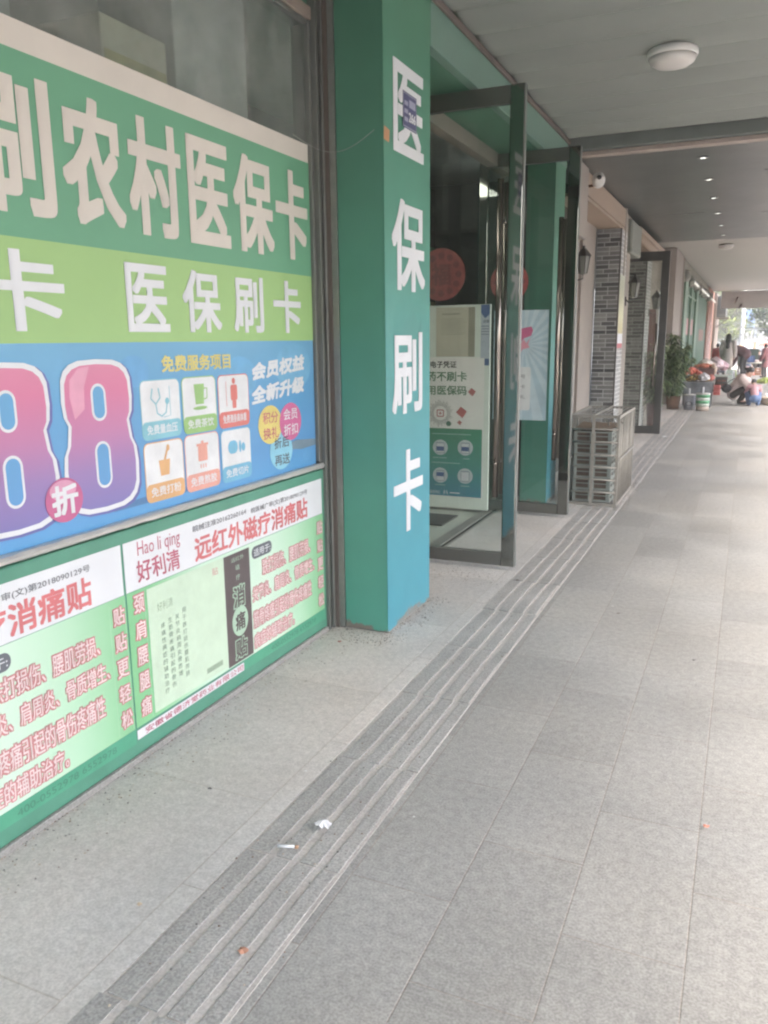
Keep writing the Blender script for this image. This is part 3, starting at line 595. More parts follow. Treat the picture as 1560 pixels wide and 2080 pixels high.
g = MB(); rect(g, B, -2.066, -1.99, 1.34, 1.777, mat('blue white leaflet', (196, 206, 220), .5), .004); poly(g, B, [(-2.066, 1.777), (-1.99, 1.777), (-1.99, 1.70), (-2.03, 1.665), (-2.066, 1.71)], mat('leaflet blue', (70, 100, 160), .5), .005)
rect(g, B, -2.03, -1.99, 1.28, 1.337, mat('leaflet blue', (70, 100, 160), .5), .0045)
text(g, B, '店铺', -2.045, -1.995, 1.63, 1.655, m_dk, .006, .03)
for k in range(4): rect(g, B, -2.06, -1.995, 1.60-k*.022, 1.605-k*.022, m_reg, .006)
link('leaflet', g, None, 'narrow blue and white leaflet hanging right of the yellowed document', 'leaflet')
def papercut(name, c, r, Yp, lb):
    pl = FRONT(Yp); g = MB(); mr = mat('paper cut red', (158, 54, 50), .6, nz=18, amt=.25); disc(g, pl, c[0], c[1], r, r, mr, 0)
    m2 = mat('paper cut deep red', (126, 42, 42), .6)
    for k in range(12):
        a = 2*math.pi*k/12; disc(g, pl, c[0]+r*.72*math.cos(a), c[1]+r*.72*math.sin(a), r*.13, r*.13, m2, .001, 12)
    text(g, pl, '福', c[0]-r*.42, c[0]+r*.42, c[1]-r*.42, c[1]+r*.42, m2, .0015, .05)
    link('paper_cut', g, None, lb, 'paper decoration', 'red round paper cuts')
papercut('a', (-2.40, 2.026), .212, 6.60, 'large red round paper cut seen through the first glass door, above the yellowed document')
papercut('b', (-1.85, 1.955), .160, 6.728, 'smaller red round paper cut on the second glass door, half hidden by the first door')
g = MB(); B7 = FRONT(6.75)
m_bl = mat('poster ray blue', (176, 208, 220), .5); m_bl2 = mat('poster ray pale', (198, 222, 230), .5)
u0, u1, v0, v1 = -1.98, -1.517, .822, 1.728; rect(g, B7, u0, u1, v0, v1, m_bl, .0005)
cu, cv = -1.72, 1.45
def clip(u, v): return (min(max(u, u0), u1), min(max(v, v0), v1))
for k in range(0, 44, 2):
    a0, a1 = 2*math.pi*k/44, 2*math.pi*(k+1)/44
    def hit(a):
        c, s_ = math.cos(a), math.sin(a); t = min(((u1-cu)/c if c > 0 else (u0-cu)/c) if abs(c) > 1e-6 else 9, ((v1-cv)/s_ if s_ > 0 else (v0-cv)/s_) if abs(s_) > 1e-6 else 9); return (cu+c*t, cv+s_*t)
    poly(g, B7, [(cu, cv), hit(a0), hit(a1)], m_bl2, .001)
poly(g, B7, [(-1.80, 1.48), (-1.79, 1.57), (-1.72, 1.585), (-1.66, 1.595), (-1.645, 1.565), (-1.66, 1.52), (-1.72, 1.50), (-1.75, 1.46)], mat('magenta shape', (206, 84, 138), .5), .002)
poly(g, B7, [(-1.80, 1.46), (-1.745, 1.46), (-1.72, 1.49), (-1.70, 1.46), (-1.665, 1.505), (-1.685, 1.45), (-1.67, 1.425), (-1.73, 1.41), (-1.75, 1.37), (-1.80, 1.36)], mat('pink shape', (232, 150, 172), .5), .0025)
rrect(g, B7, -1.97, -1.655, .905, 1.265, mat('note white', (222, 228, 228), .5), .02, .002)
for k, t in enumerate(('关注公众号', '领取会员卡', '积分兑好礼')): text(g, B7, t, -1.93, -1.70, 1.17-k*.085, 1.205-k*.085, m_reg, .003)
link('ray_poster', g, None, 'pale blue ray patterned poster with a pink hand shape on the second glass door', 'poster')
g = MB(); g.box(-2.60, -2.18, 6.05, 6.45, .0085, .02, mat('dark floor mat', (72, 76, 74), .9, bump=.3), .004); link('floor_mat', g, None, 'small dark mat on the pale tiles just inside the shop doors', 'floor mat')

# ================================================================ CAGE WITH CRATES
m_cage = mat('galvanised dusty bar', (166, 160, 148), .55, .3, nz=20, amt=.15); m_crate = mat('grey green crate plastic', (150, 158, 150), .55, nz=6, amt=.12); m_in = mat('brown crate filling', (110, 90, 74), .9, nz=14, amt=.3)
cg = thing('wire_cage', (-1.22, 7.87, .005), 'dusty metal bar cage around stacked crates, on the pavement beside the second glass door', 'cage')
x0, x1, y0, y1, zt = -1.43, -1.005, 7.36, 8.39, .815
def bar(mb, a, c, r=.011): mb.tube([a, c], r, m_cage, 6)
g = MB()
for x in (x0, x1):
    for yy in (y0, y1): g.box(x-.012, x+.012, yy-.012, yy+.012, .006, zt, m_cage)
for z in (.018, zt-.003):
    for x in (x0, x1): g.box(x-.011, x+.011, y0+.012, y1-.012, z-.011, z+.011, m_cage)
    for yy in (y0, y1): g.box(x0+.012, x1-.012, yy-.011, yy+.011, z-.011, z+.011, m_cage)
link('frame', g, cg)
g = MB()
for z in (.13, .245, .36, .47, .585, .70): bar(g, (x0, y0-.012, z), (x1, y0-.012, z), .0085)
g.box(-1.232, -1.206, y0-.022, y0-.010, .01, zt, m_cage); link('front_grille', g, cg)
for xx, nm in ((x1+.004, 'side_grille'), (x0-.004, 'side_grille')):
    g = MB()
    for k in range(1, 13): yy = y0+(y1-y0)*k/13; bar(g, (xx, yy, .02), (xx+rnd.uniform(-.004, .004), yy+rnd.uniform(-.006, .006), zt-.01), .0075)
    bar(g, (xx+.01, y0, .43), (xx+.01, y1, .435), .012); link(nm, g, cg)
g = MB()
for k in range(1, 22, 2): xx = x0+(x1-x0)*k/22; bar(g, (xx, y0+.30, zt-.004), (xx+rnd.uniform(-.004, .004), y1, zt-.004), .0034)
for k in range(1, 9): xx = x0+(x1-x0)*k/22; bar(g, (xx, y0, zt-.004), (xx, y0+.30, zt-.004), .0034)
g.box(-1.232, -1.205, y0, y1, zt+.008, zt+.018, m_cage)
for k in range(6): bar(g, (-1.19+k*.025, y0+.31, zt-.02), (-1.12+k*.028, y0+.04+rnd.uniform(-.02, .02), zt-.05-rnd.uniform(0, .03)), .006)
link('lid', g, cg)
cr0 = None
for k in range(6):
    z = .03+k*.108
    if cr0 is None:
        cr0 = thing('plastic_crate', (-1.225, 7.62, z), 'x', 'crate', 'crates inside the cage')
        g = MB(); X0, X1, Y0, Y1, h = -1.395, -1.06, 7.40, 7.84, .104
        for (a, c, d, e) in ((X0, X1, Y0, Y0+.012), (X0, X1, Y1-.012, Y1)):
            for r in (0, .055, .090): g.box(a, c, d, e, z+r, z+r+(.018, .007, .012)[(0, .055, .090).index(r)], m_crate)
            for q in (0, .14, .165, .30): g.box(a+q*1.0, a+q*1.0+.026, d+.0005, e-.0005, z+.018, z+.09, m_crate)
        for (a, c) in ((X0, X0+.012), (X1-.012, X1)):
            for r in (0, .055, .090): g.box(a, c, Y0+.012, Y1-.012, z+r, z+r+(.018, .007, .012)[(0, .055, .090).index(r)], m_crate)
            for q in (0, .13, .26, .38): g.box(a+.0005, c-.0005, Y0+.012+q, Y0+.04+q, z+.018, z+.09, m_crate)
        g.box(X0+.012, X1-.012, Y0+.012, Y1-.012, z, z+.008, m_crate); link('body', g, cr0)
        g = MB(); g.box(X0+.02, X1-.02, Y0+.02, Y1-.02, z+.009, z+.085, m_in); link('filling', g, cr0); r = cr0
    else: r = dup(cr0, (-1.225+rnd.uniform(-.004, .004), 7.62, z), 'x', 'crates inside the cage')
    r['label'] = ('bottom crate', 'second crate from the bottom', 'third crate from the bottom', 'third crate from the top', 'second crate from the top', 'top crate')[k]+' of the grey green stack inside the metal cage'
g = MB(); vs = []; fs = []
for i in range(7):
    for j in range(7): vs.append((-1.41+.37*i/6, 7.385+.52*j/6, .690+.035*(j/6)*.5+rnd.uniform(-.006, .006)+(.03 if i == 6 and j < 3 else 0)))
for i in range(6):
    for j in range(6): fs.append((i*7+j, (i+1)*7+j, (i+1)*7+j+1, i*7+j+1))
g.mesh(vs, fs, mat('dusty brown cardboard', (176, 148, 122), .85, nz=8, amt=.2), True)
link('cardboard_sheet', g, None, 'crumpled dusty brown cardboard sheet lying on the crates inside the cage', 'cardboard')

# ================================================================ CEILINGS
m_slat = mat('ceiling slat', (136, 142, 135), .5, nz=1.5, amt=.06); m_gapc = mat('ceiling dark gap', (100, 104, 100), .7)
def slats(name, y0, y1, z, pitch, dep, m, x0=-1.6, x1=2.3, n=4):
    g = MB(); y = y1
    while y > y0+1e-3:
        a = max(y-pitch, y0); prof = []
        for k in range(n+1):
            t = k/n; prof.append((a+.004+(y-a-.008)*t, z-dep*(1-(2*t-1)**2)*.8 - dep*.25*t))
        vs = [(x, q[0], q[1]) for x in (x0, x1) for q in prof]; g.mesh(vs, [(k, k+1, n+1+k+1, n+1+k) for k in range(n)], m, True); y -= pitch
    g.box(x0, x1, y0, y1, z+.012, z+.05, m_gapc); return g
struct('ceiling', slats('near', -4, 7.74, 3.252, .392, .05, m_slat))
g = MB(); m_c2 = mat('grey ceiling sheet', (84, 88, 85), .3, nz=1.2, amt=.07)
g.box(-2.2, 2.3, 7.96, 15.8, 3.145, 3.2, m_c2)
for (xx, yy, wd) in ((-1.15, 12.3, .45), (.0, 9.5, .7), (.0, 12.6, .5)): g.box(xx, xx+wd, yy, yy+.03, 3.142, 3.1452, m_gapc)
struct('ceiling_middle', g)
struct('ceiling_far', slats('far', 15.8, 39, 3.43, .11, .012, mat('far ceiling rib', (184, 180, 173), .5, nz=1, amt=.06), x0=-2.0, x1=2.3, n=2))
g = MB(); g.box(-1.62, 2.3, 7.76, 7.90, 3.135, 3.24, mat('dark beam paint', (110, 116, 112), .7, nz=3, amt=.15), .004); rf = thing('arcade_beam', (0, 7.8, 3.1), 'dark cross beam with a pinkish lower lip between the first two ceilings', 'beam')  # beam face in a plain darker grey
link('beam', g, rf); g = MB(); g.box(-1.62, 2.3, 7.84, 7.955, 3.098, 3.133, mat('pinkish trim', (176, 158, 146), .6, nz=5, amt=.12), .003); link('lower_trim', g, rf)
g = MB(); g.box(-2.0, 2.3, 15.81, 15.9, 3.202, 3.43, mat('pinkish riser', (150, 144, 136), .7)); struct('ceiling_riser', g)
# roof slab over it all, and its street edge
g = MB(); g.box(-6.2, 2.3, -4, 39, 3.50, 3.75, mat('roof slab', (160, 158, 152), .8)); g.box(2.3, 2.4, -4, 39, 3.05, 3.9, mat('canopy edge', (180, 180, 176), .7)); struct('roof', g)
fa = MB(); fa.box(-1.28, 2.3, 38.9, 39.0, 2.67, 3.40, mat('pale end fascia', (196, 192, 188), .6, nz=1.5, amt=.06))
fo = link('end_fascia', fa, None, 'pale hanging panel closing the far end of the arcade ceiling', 'fascia panel')
g = MB()
for a, c in (((-.62, 38.88, 3.15), (-.72, 38.88, 2.9)), ((-.45, 38.88, 2.85), (-.55, 38.88, 2.66))): g.tube([a, c], .035, mat('brown hook', (110, 90, 84), .7), 6)
link('hook', g, fo)
# dome lamps
m_dome = mat('opal dome', (206, 200, 194), .35, nz=3, amt=.03)
dl = thing('dome_lamp', (-.565, 5.66, 3.22), 'unlit opal dome lamp on the near slatted ceiling', 'ceiling lamp', 'dome lamps on the ceilings')
g = MB(); g.lathe((-.565, 5.66, 3.155), [(.145, .055), (.150, .045), (.150, .022), (.142, .012)], mat('dome rim', (216, 214, 210), .4), 40); link('rim', g, dl)
g = MB(); g.lathe((-.565, 5.66, 3.115), [(.142, .052), (.130, .026), (.100, .008), (.055, -.004), (.01, -.008)], m_dome, 40); link('shade', g, dl)
dup(dl, (-.66, 17.4, 3.41), 'unlit dome lamp on the far ribbed ceiling beyond the grey ceiling', 'dome lamps on the ceilings')
dup(dl, (-.62, 19.4, 3.41), 'smaller looking unlit dome lamp, second one along the far ribbed ceiling', 'dome lamps on the ceilings')
m_dl = emat('downlight glow', (230, 230, 222), .3)
dn0 = None
for k, yy in enumerate((8.62, 9.80, 11.08, 12.45, 13.80, 15.10)):
    lb = ('nearest', 'second', 'third', 'fourth', 'fifth', 'farthest')[k]+' of the six small recessed downlights in the grey ceiling'
    if dn0 is None:
        dn0 = thing('downlight', (-.535, yy, 3.142), lb, 'downlight', 'downlights in the grey ceiling')
        g = MB(); g.lathe((-.535, yy, 3.136), [(.050, 0), (.050, .006), (.03, .009)], mat('downlight rim', (150, 150, 146), .4, .3), 20); link('rim', g, dn0)
        g = MB(); g.lathe((-.535, yy, 3.1345), [(.026, 0), (.026, .001)], m_dl, 20); link('lens', g, dn0)
    else: dup(dn0, (-.535, yy, 3.142), lb, 'downlights in the grey ceiling')

# ================================================================ SECOND SHOP (beige, brick pillars)
m_beige = mat('beige plaster', (160, 149, 138), .7, nz=3, amt=.10); m_beige2 = mat('pale beige board', (172, 148, 124), .6, nz=2, amt=.08)
m_bk1 = brickmat('grey facing brick', (158, 158, 154), (66, 66, 68), (186, 188, 186), .24, .055); m_bk2 = brickmat('pale facing brick', (186, 186, 182), (150, 152, 152), (226, 226, 222), .24, .055)
m_gf = mat('grey green frame', (120, 126, 120), .5, .2, nz=5, amt=.1)
s2 = thing('beige_shop_building', (-1.9, 12.5, 0), 'beige shopfront with grey brick pillars and a long beige sign box, beyond the cage', 'shop')
g = MB(); g.box(-2.0, -1.902, 7.63, 9.25, .005, 3.1, mat('dark glass wall', (62, 66, 68), .12, nz=1, amt=.1), .002); link('dark_window', g, s2)
g = MB(); g.box(-2.0, -1.90, 9.26, 9.95, .005, 3.1, m_beige, .004); g.box(-2.02, -1.93, 9.955, 10.1, .005, 3.1, mat('brown groove', (128, 108, 96), .7)); g.box(-2.0, -1.895, 10.105, 10.95, .005, 3.1, m_beige, .004)
g.box(-2.0, -1.905, 10.955, 11.09, .005, 3.1, m_gf, .003); link('wall', g, s2)
g = MB(); g.box(-1.90, -1.602, 11.10, 11.66, .005, 2.86, m_bk1, .003); g.box(-1.603, -1.5995, 11.12, 11.64, .01, 2.855, m_bk2); g.box(-1.61, -1.594, 11.095, 11.125, .006, 2.86, mat('dark corner strip', (84, 82, 78), .6)); link('brick_pillar', g, s2)
g = MB(); g.box(-2.0, -1.61, 11.665, 12.1, .005, 3.1, mat('taupe plaster', (160, 148, 134), .7), .003); g.box(-2.0, -1.905, 12.105, 19.4, .005, 3.4, mat('taupe plaster', (160, 148, 134), .7)); link('rear_wall', g, s2)
g = MB(); g.box(-1.92, -1.602, 14.02, 14.75, .005, 2.78, m_bk1, .003); g.box(-1.603, -1.5995, 14.05, 14.73, .01, 2.77, m_bk2); g.box(-1.61, -1.594, 14.015, 14.05, .006, 2.78, mat('dark corner strip', (84, 82, 78), .6)); link('brick_pillar', g, s2)
g = MB(); g.box(-1.95, -1.61, 8.45, 11.42, 2.865, 2.895, m_beige2); g.box(-1.64, -1.60, 8.45, 11.40, 2.905, 3.125, m_beige2, .004); g.box(-1.95, -1.62, 8.45, 11.40, 2.896, 2.904, m_trim); g.box(-1.62, -1.585, 11.40, 11.45, 2.3, 3.14, mat('pale metal edge', (186, 176, 164), .5), .003)
link('sign_box', g, s2)
g = MB(); g.box(-1.9, -1.55, 11.75, 12.75, 2.62, 3.05, mat('grey green box', (134, 138, 126), .6, nz=4, amt=.15), .02); g.box(-1.86, -1.56, 12.8, 16.6, 2.88, 3.08, m_beige2, .02); g.tube([(-1.60, 12.75, 2.93), (-1.60, 16.6, 2.93)], .07, m_beige2, 10); link('sign_box', g, s2)
g = MB(); g.box(-1.66, -1.56, 8.10, 8.5, 2.45, 3.12, m_beige, .01); link('sign_bracket', g, s2)
g = MB(); rect(g, WALL(-1.5985), 11.16, 11.60, 1.55, 2.3, gradmat('sunny strip print', 'Z', [(0, (206, 190, 110)), (.3, (220, 214, 160)), (1, (206, 212, 186))], 1.5, 2.3), .001); rect(g, WALL(-1.5985), 11.16, 11.60, 1.42, 1.55, m_white, .001); rect(g, WALL(-1.5985), 11.16, 11.60, 1.36, 1.42, mat('red strip', (206, 70, 84), .5), .0012)
link('hanging_banner', g, None, 'narrow pale yellow banner with a red foot on the first brick pillar', 'banner')
# open glass door of this shop
g = MB(); x0, x1, z1, Yd, t = -2.05, -1.19, 2.765, 13.34, .025; m_dkdoor = mat('dark door paint', (74, 74, 70), .35, .3, nz=4, amt=.15)
g.box(x1-.11, x1, Yd-t, Yd+t, .01, z1, m_dkdoor, .003); g.box(x0, x0+.1, Yd-t, Yd+t, .01, z1, m_dkdoor, .003); g.box(x0+.1, x1-.11, Yd-t, Yd+t, .01, .13, m_dkdoor); g.box(x0+.1, x1-.11, Yd-t, Yd+t, z1-.14, z1, m_dkdoor)
dd = link('door', g, s2); g = MB(); g.box(x0+.1, x1-.11, Yd-.005, Yd+.005, .13, z1-.14, glassmat('grey door glass', tint=(.86, .88, .86), haze=.08)); link('glass', g, dd)
g = MB(); g.tube([(-1.33, Yd-.06, .75), (-1.33, Yd-.06, 1.7)], .016, m_steel, 8)
for z in (.8, 1.65): g.tube([(-1.33, Yd, z), (-1.33, Yd-.06, z)], .01, m_steel, 6)
link('handle', g, dd)
g = MB(); rect(g, FRONT(16.0), -1.9, -1.62, .5, 2.0, mat('maroon banner cloth', (132, 72, 72), .7, nz=4, amt=.15), 0); link('door_banner', g, None, 'maroon vertical banner seen through the grey glass door of the beige shop', 'banner')
# lanterns, camera
def lantern(loc, lb, first=[None]):
    if first[0] is None:
        t = thing('wall_lantern', loc, lb, 'lantern', 'old style lanterns on the beige shop'); x, y, z = loc; m_ir = mat('dark iron', (70, 66, 62), .5, .3)
        g = MB(); g.tube([(x-.13, y, z-.17), (x-.08, y, z-.22), (x, y, z-.20), (x, y, z-.13)], .012, m_ir, 6); g.box(x-.145, x-.125, y-.03, y+.03, z-.27, z-.12, m_ir); link('bracket', g, t)
        g = MB(); g.lathe((x, y, z-.14), [(.035, 0), (.055, .015), (.085, .24)], mat('lantern glass', (132, 132, 122), .2), 6, smooth=False); link('glass', g, t)
        g = MB(); g.lathe((x, y, z+.10), [(.115, 0), (.10, .03), (.045, .10), (.018, .12), (.02, .15)], m_ir, 6, smooth=False)
        for k in range(6): a = math.pi*k/3; g.tube([(x+.056*math.cos(a), y+.056*math.sin(a), z-.13), (x+.09*math.cos(a), y+.09*math.sin(a), z+.10)], .006, m_ir, 4)
        link('cap', g, t); first[0] = t; t.scale = (.78,)*3; return t
    return dup(first[0], loc, lb, 'old style lanterns on the beige shop')
lantern((-1.76, 9.45, 2.30), 'dark iron lantern on the beige wall just right of the second glass door')
lantern((-1.45, 11.45, 2.12), 'dark iron lantern on the corner of the first brick pillar')
lantern((-1.46, 14.35, 2.05), 'dark iron lantern on the second brick pillar, behind the grey glass door')
sc = thing('security_camera', (-1.50, 8.62, 3.0), 'small white ball shaped security camera above the beige sign box', 'security camera')
g = MB(); g.ball((-1.49, 8.62, 3.02), .066, mat('camera white', (226, 222, 216), .3), sz=1.15, n=16, k=10); g.ball((-1.475, 8.57, 3.035), .025, mat('camera lens', (30, 30, 32), .1)); link('ball_housing', g, sc)
g = MB(); g.tube([(-1.62, 8.66, 2.975), (-1.55, 8.64, 2.975), (-1.50, 8.63, 2.975)], .014, mat('rusty bracket', (120, 84, 68), .7), 6); g.box(-1.64, -1.61, 8.62, 8.70, 2.94, 3.02, mat('rusty bracket', (120, 84, 68), .7)); link('bracket', g, sc)

# ================================================================ THIRD SHOP (green grocer)
s3 = thing('green_shop_building', (-1.9, 30, 0), 'far green shopfront with pale green mullions, behind the tall potted plant', 'shop')
m_g3 = mat('shop green', (50, 108, 74), .5, nz=1, amt=.15); m_pg3 = mat('pale green frame', (128, 160, 136), .5); m_or = mat('orange pillar', (160, 104, 78), .6, nz=4, amt=.2)
g = MB(); g.box(-1.9, -1.6, 19.45, 21.3, .005, 3.40, mat('pinkish beige pilaster', (160, 150, 140), .7, nz=1.5, amt=.1), .01); g.box(-1.9, -1.63, 21.31, 22.4, .005, 3.4, mat('brown pilaster side', (116, 98, 86), .7)); link('pilaster', g, s3)
g = MB(); g.box(-1.9, -1.65, 22.41, 34.9, .005, 3.4, m_g3); link('wall', g, s3)
for k, yy in enumerate((22.5, 25.0, 27.3)):
    g = MB(); g.box(-1.645, -1.59, yy, yy+(.9, .25, .9)[k], .005, 3.0, m_pg3, .005); link('mullion', g, s3)
g = MB(); g.box(-1.645, -1.60, 23.45, 27.2, 2.55, 2.6, m_pg3); link('transom', g, s3)
g = MB(); g.box(-1.9, -1.60, 34.95, 40.0, .005, 3.4, m_or, .01)
for k in range(14): rect(g, WALL(-1.599), 37.2+(k % 2)*.5, 37.7+(k % 2)*.5, .3+k*.13, .40+k*.13, mat('pale scribble print', (226, 200, 190), .6), .002)
link('orange_pillar', g, s3)
g = MB(); rect(g, WALL(-1.648), 24.0, 27.0, 1.55, 2.0, mat('pink notice', (206, 150, 150), .6), .004); rect(g, WALL(-1.648), 30.5, 33.5, 1.35, 1.75, mat('brown notice', (160, 112, 92), .6), .004); link('wall_notice', g, s3)
g = MB(); g.box(-2.0, -1.62, 22.0, 38.0, 2.86, 3.38, mat('murky ledge', (136, 134, 118), .8, nz=1, amt=.2), .02)
for k in range(12): g.ball((-1.62+rnd.uniform(-.02, .05), 22.5+k*1.15, 2.95+rnd.uniform(-.05, .1)), .14, mat('bundle cloth %d' % (k % 3), [(150, 150, 140), (120, 124, 110), (170, 160, 150)][k % 3], .7), jit=.2, sy=1.6)
link('ledge', g, s3)
for k, (ya, yb) in enumerate(((23.6, 26.4), (28.3, 32.6), (34.2, 38.6))):
    g = MB(); g.tube([(-1.50, ya, 2.93), (-1.50, yb, 2.93)], .03, emat('dim tube glow', (236, 232, 220), .12), 6); g.box(-1.56, -1.50, ya, yb, 2.97, 3.0, m_white)
    link('tube_light', g, None, ('nearest', 'middle', 'farthest')[k]+' of the three thin pale tube lights along the green shop ledge', 'tube light', 'tube lights on the green shop')
g = MB(); g.box(-1.9, -1.5, 40.2, 44.5, .005, 3.4, mat('dark brown gatepost', (104, 90, 78), .8, nz=1, amt=.2)); link('end_wall', g, s3)
ac = thing('air_conditioner', (-1.3, 41.2, 2.2), 'dark grey air conditioner box jutting from the far corner of the green shop', 'air conditioner')
g = MB(); g.box(-1.5, -1.08, 40.8, 41.7, 2.36, 3.30, mat('dark box paint', (92, 96, 92), .6, nz=1, amt=.15), .02); g.box(-1.44, -1.14, 40.78, 40.8, 2.5, 3.2, mat('dark louvre', (58, 62, 60), .7)); link('casing', g, ac)
g = MB(); g.box(-1.5, -.96, 40.7, 41.7, 2.28, 2.33, m_trim); g.tube([(-1.5, 41.0, 1.9), (-1.0, 41.0, 2.28)], .02, m_trim, 6); link('bracket', g, ac)

# ================================================================ PLANTS
m_leafa = mat('leaf green', (104, 134, 72), .6, nz=2, amt=.35); m_leafb = mat('leaf light green', (176, 190, 140), .6, nz=2, amt=.3); m_leafc = mat('leaf dark green', (66, 90, 58), .6, nz=2, amt=.3)
m_stem = mat('stem', (96, 98, 60), .7); m_bark = mat('bark', (98, 86, 72), .9, nz=6, amt=.3, bump=.5)
def leaf(mb, p, d, ln, wd, m):
    d = Vector(d).normalized(); side = d.cross(Vector((rnd.uniform(-.3, .3), rnd.uniform(-.3, .3), 1))).normalized()*wd/2
    mid = Vector(p)+d*ln*.5; tip = Vector(p)+d*ln+Vector((0, 0, -ln*.25)); mb.face([p, mid+side, tip, mid-side], m)
def pot_plant(x, y, h, rad, potm, pr, ph_, label, n=900, lo=.28):
    t = thing('potted_plant', (x, y, .005), label, 'potted plant', 'tall potted plants')
    g = MB(); g.lathe((x, y, .008), [(pr*.78, 0), (pr*.9, ph_*.5), (pr, ph_), (pr*1.05, ph_), (pr*.9, ph_-.01), (.01, ph_-.02)], potm, 20); link('pot', g, t)
    s_ = MB(); f = MB()
    for k in range(22):
        a = rnd.uniform(0, 6.28); rr = rad*rnd.uniform(.2, 1.2); hh = h*rnd.uniform(.55, 1); pts = []
        for q in range(6):
            u = q/5; pts.append((x+math.cos(a)*(.05+rr*u**1.5), y+math.sin(a)*(.05+rr*u**1.5), ph_+(hh-ph_)*u))
        s_.tube(pts, [.008*(1-.6*q/5) for q in range(6)], m_stem, 5)
        for q in range(n//22):
            u = rnd.uniform(.08, 1); i = min(int(u*5), 4); fr = u*5-i; p = Vector(pts[i]).lerp(Vector(pts[i+1]), fr)
            b_ = rnd.uniform(0, 6.28); d = (math.cos(b_), math.sin(b_), rnd.uniform(-.7, .5)); ln = rnd.uniform(.11, .20)
            leaf(f, p, d, ln, ln*.2, (m_leafa, m_leafa, m_leafb, m_leafc)[rnd.randrange(4)])
    link('stem', s_, t); link('foliage', f, t); return t
pot_plant(-1.40, 18.25, 1.62, .31, mat('woven brown pot', (140, 104, 78), .8, nz=30, amt=.3, bump=.6, bscale=90), .15, .27, 'tall bushy plant in a woven brown pot beside the two paint buckets', 5200)
pot_plant(-1.45, 14.6, 1.42, .17, mat('maroon pot', (110, 66, 62), .5), .10, .38, 'slim tall plant in a maroon pot, seen through the grey glass door', 700)

# ================================================================ MARKET GOODS
def bucket(x, y, r, h, cols, label):
    t = thing('paint_bucket', (x, y, .005), label, 'bucket', 'paint buckets beside the plant'); g = MB(); z = .005
    prof = [(r*.9, z)]
    for (f0, f1, c) in cols:
        g.lathe((x, y, .005), [(r*(.9+.1*f0), h*f0), (r*(.9+.1*f1), h*f1)], mat('bucket %d %d %d' % c, c, .45, nz=12, amt=.12), 24)
    link('body', g, t); g = MB(); g.lathe((x, y, .005), [(r*1.04, h*.94), (r*1.04, h), (r*.98, h+.01), (.01, h+.01)], mat('bucket lid', (206, 206, 200), .45), 24); link('lid', g, t)
    g = MB(); g.tube([(x, y-r*.6, h+.01), (x, y-r*.6, h+.14)], .018, m_white, 8); link('handle', g, t); return t
b1 = bucket(-1.07, 18.16, .118, .31, [(0, .9, (176, 180, 190)), (.9, 1, (140, 144, 160))], 'grey white paint bucket with a dark oval mark, next to the woven plant pot')
g = MB(); n = 28
for k in range(n):
    a0, a1 = 2*math.pi*k/n, 2*math.pi*(k+1)/n
    def q(a, r): th = math.cos(a)*r*.55-math.pi/2; return (-1.07+.1185*math.cos(th), 18.16+.1185*math.sin(th), .135+math.sin(a)*r*.042)
    g.face([q(a0, .8), q(a1, .8), q(a1, 1.15), q(a0, 1.15)], mat('dark oval print', (70, 76, 96), .5))
link('oval_mark', g, b1)
bucket(-.80, 18.0, .138, .345, [(0, .25, (196, 176, 160)), (.25, .42, (190, 200, 186)), (.42, .60, (70, 166, 110)), (.60, .78, (196, 204, 196)), (.78, 1, (76, 170, 112))], 'white paint bucket with green bands, right of the grey white one')

def fruit_pile(name, x, y, z, rx, ry, h, n, r, cols, label, cat, elong=1):
    g = MB()
    for k in range(n):
        a = rnd.uniform(0, 6.28); q = rnd.random()**.5; hh = h*(1-q)*rnd.uniform(.6, 1); c = cols[rnd.randrange(len(cols))]
        g.ball((x+rx*q*math.cos(a), y+ry*q*math.sin(a), z+r*.9+hh), r, mat('fruit %d %d %d' % c, c, .4, nz=9, amt=.12), sx=elong if rnd.random() < .5 else 1, sy=1, sz=1, n=8, k=5)
    return link(name, g, None, label, cat, kind='stuff')
def crumple(name, x, y, z, sx, sy, sz, c, label, cat, seed=1):
    """a loosely filled plastic bag: lumpy closed skin with a gathered top"""
    r = random.Random(seed); g = MB(); vs = []; fs = []; n, k = 14, 8
    for i in range(k+1):
        a = math.pi*i/k
        for j in range(n):
            t = 2*math.pi*j/n; q = 1+r.uniform(-.18, .18); pin = .35 if i < 2 else 1
            vs.append((x+sx*math.sin(a)*math.cos(t)*q*pin, y+sy*math.sin(a)*math.sin(t)*q*pin, z+sz*(1+math.cos(a)*(1.25 if i < 2 else 1))*.5*2*.5*1.0))
    for i in range(k):
        for j in range(n): fs.append((i*n+j, (i+1)*n+j, (i+1)*n+(j+1) % n, i*n+(j+1) % n))
    g.mesh(vs, fs, mat('bag %d %d %d' % c, c, .35, nz=7, amt=.2)); return link(name, g, None, label, cat, 'plastic bags on the market stalls')
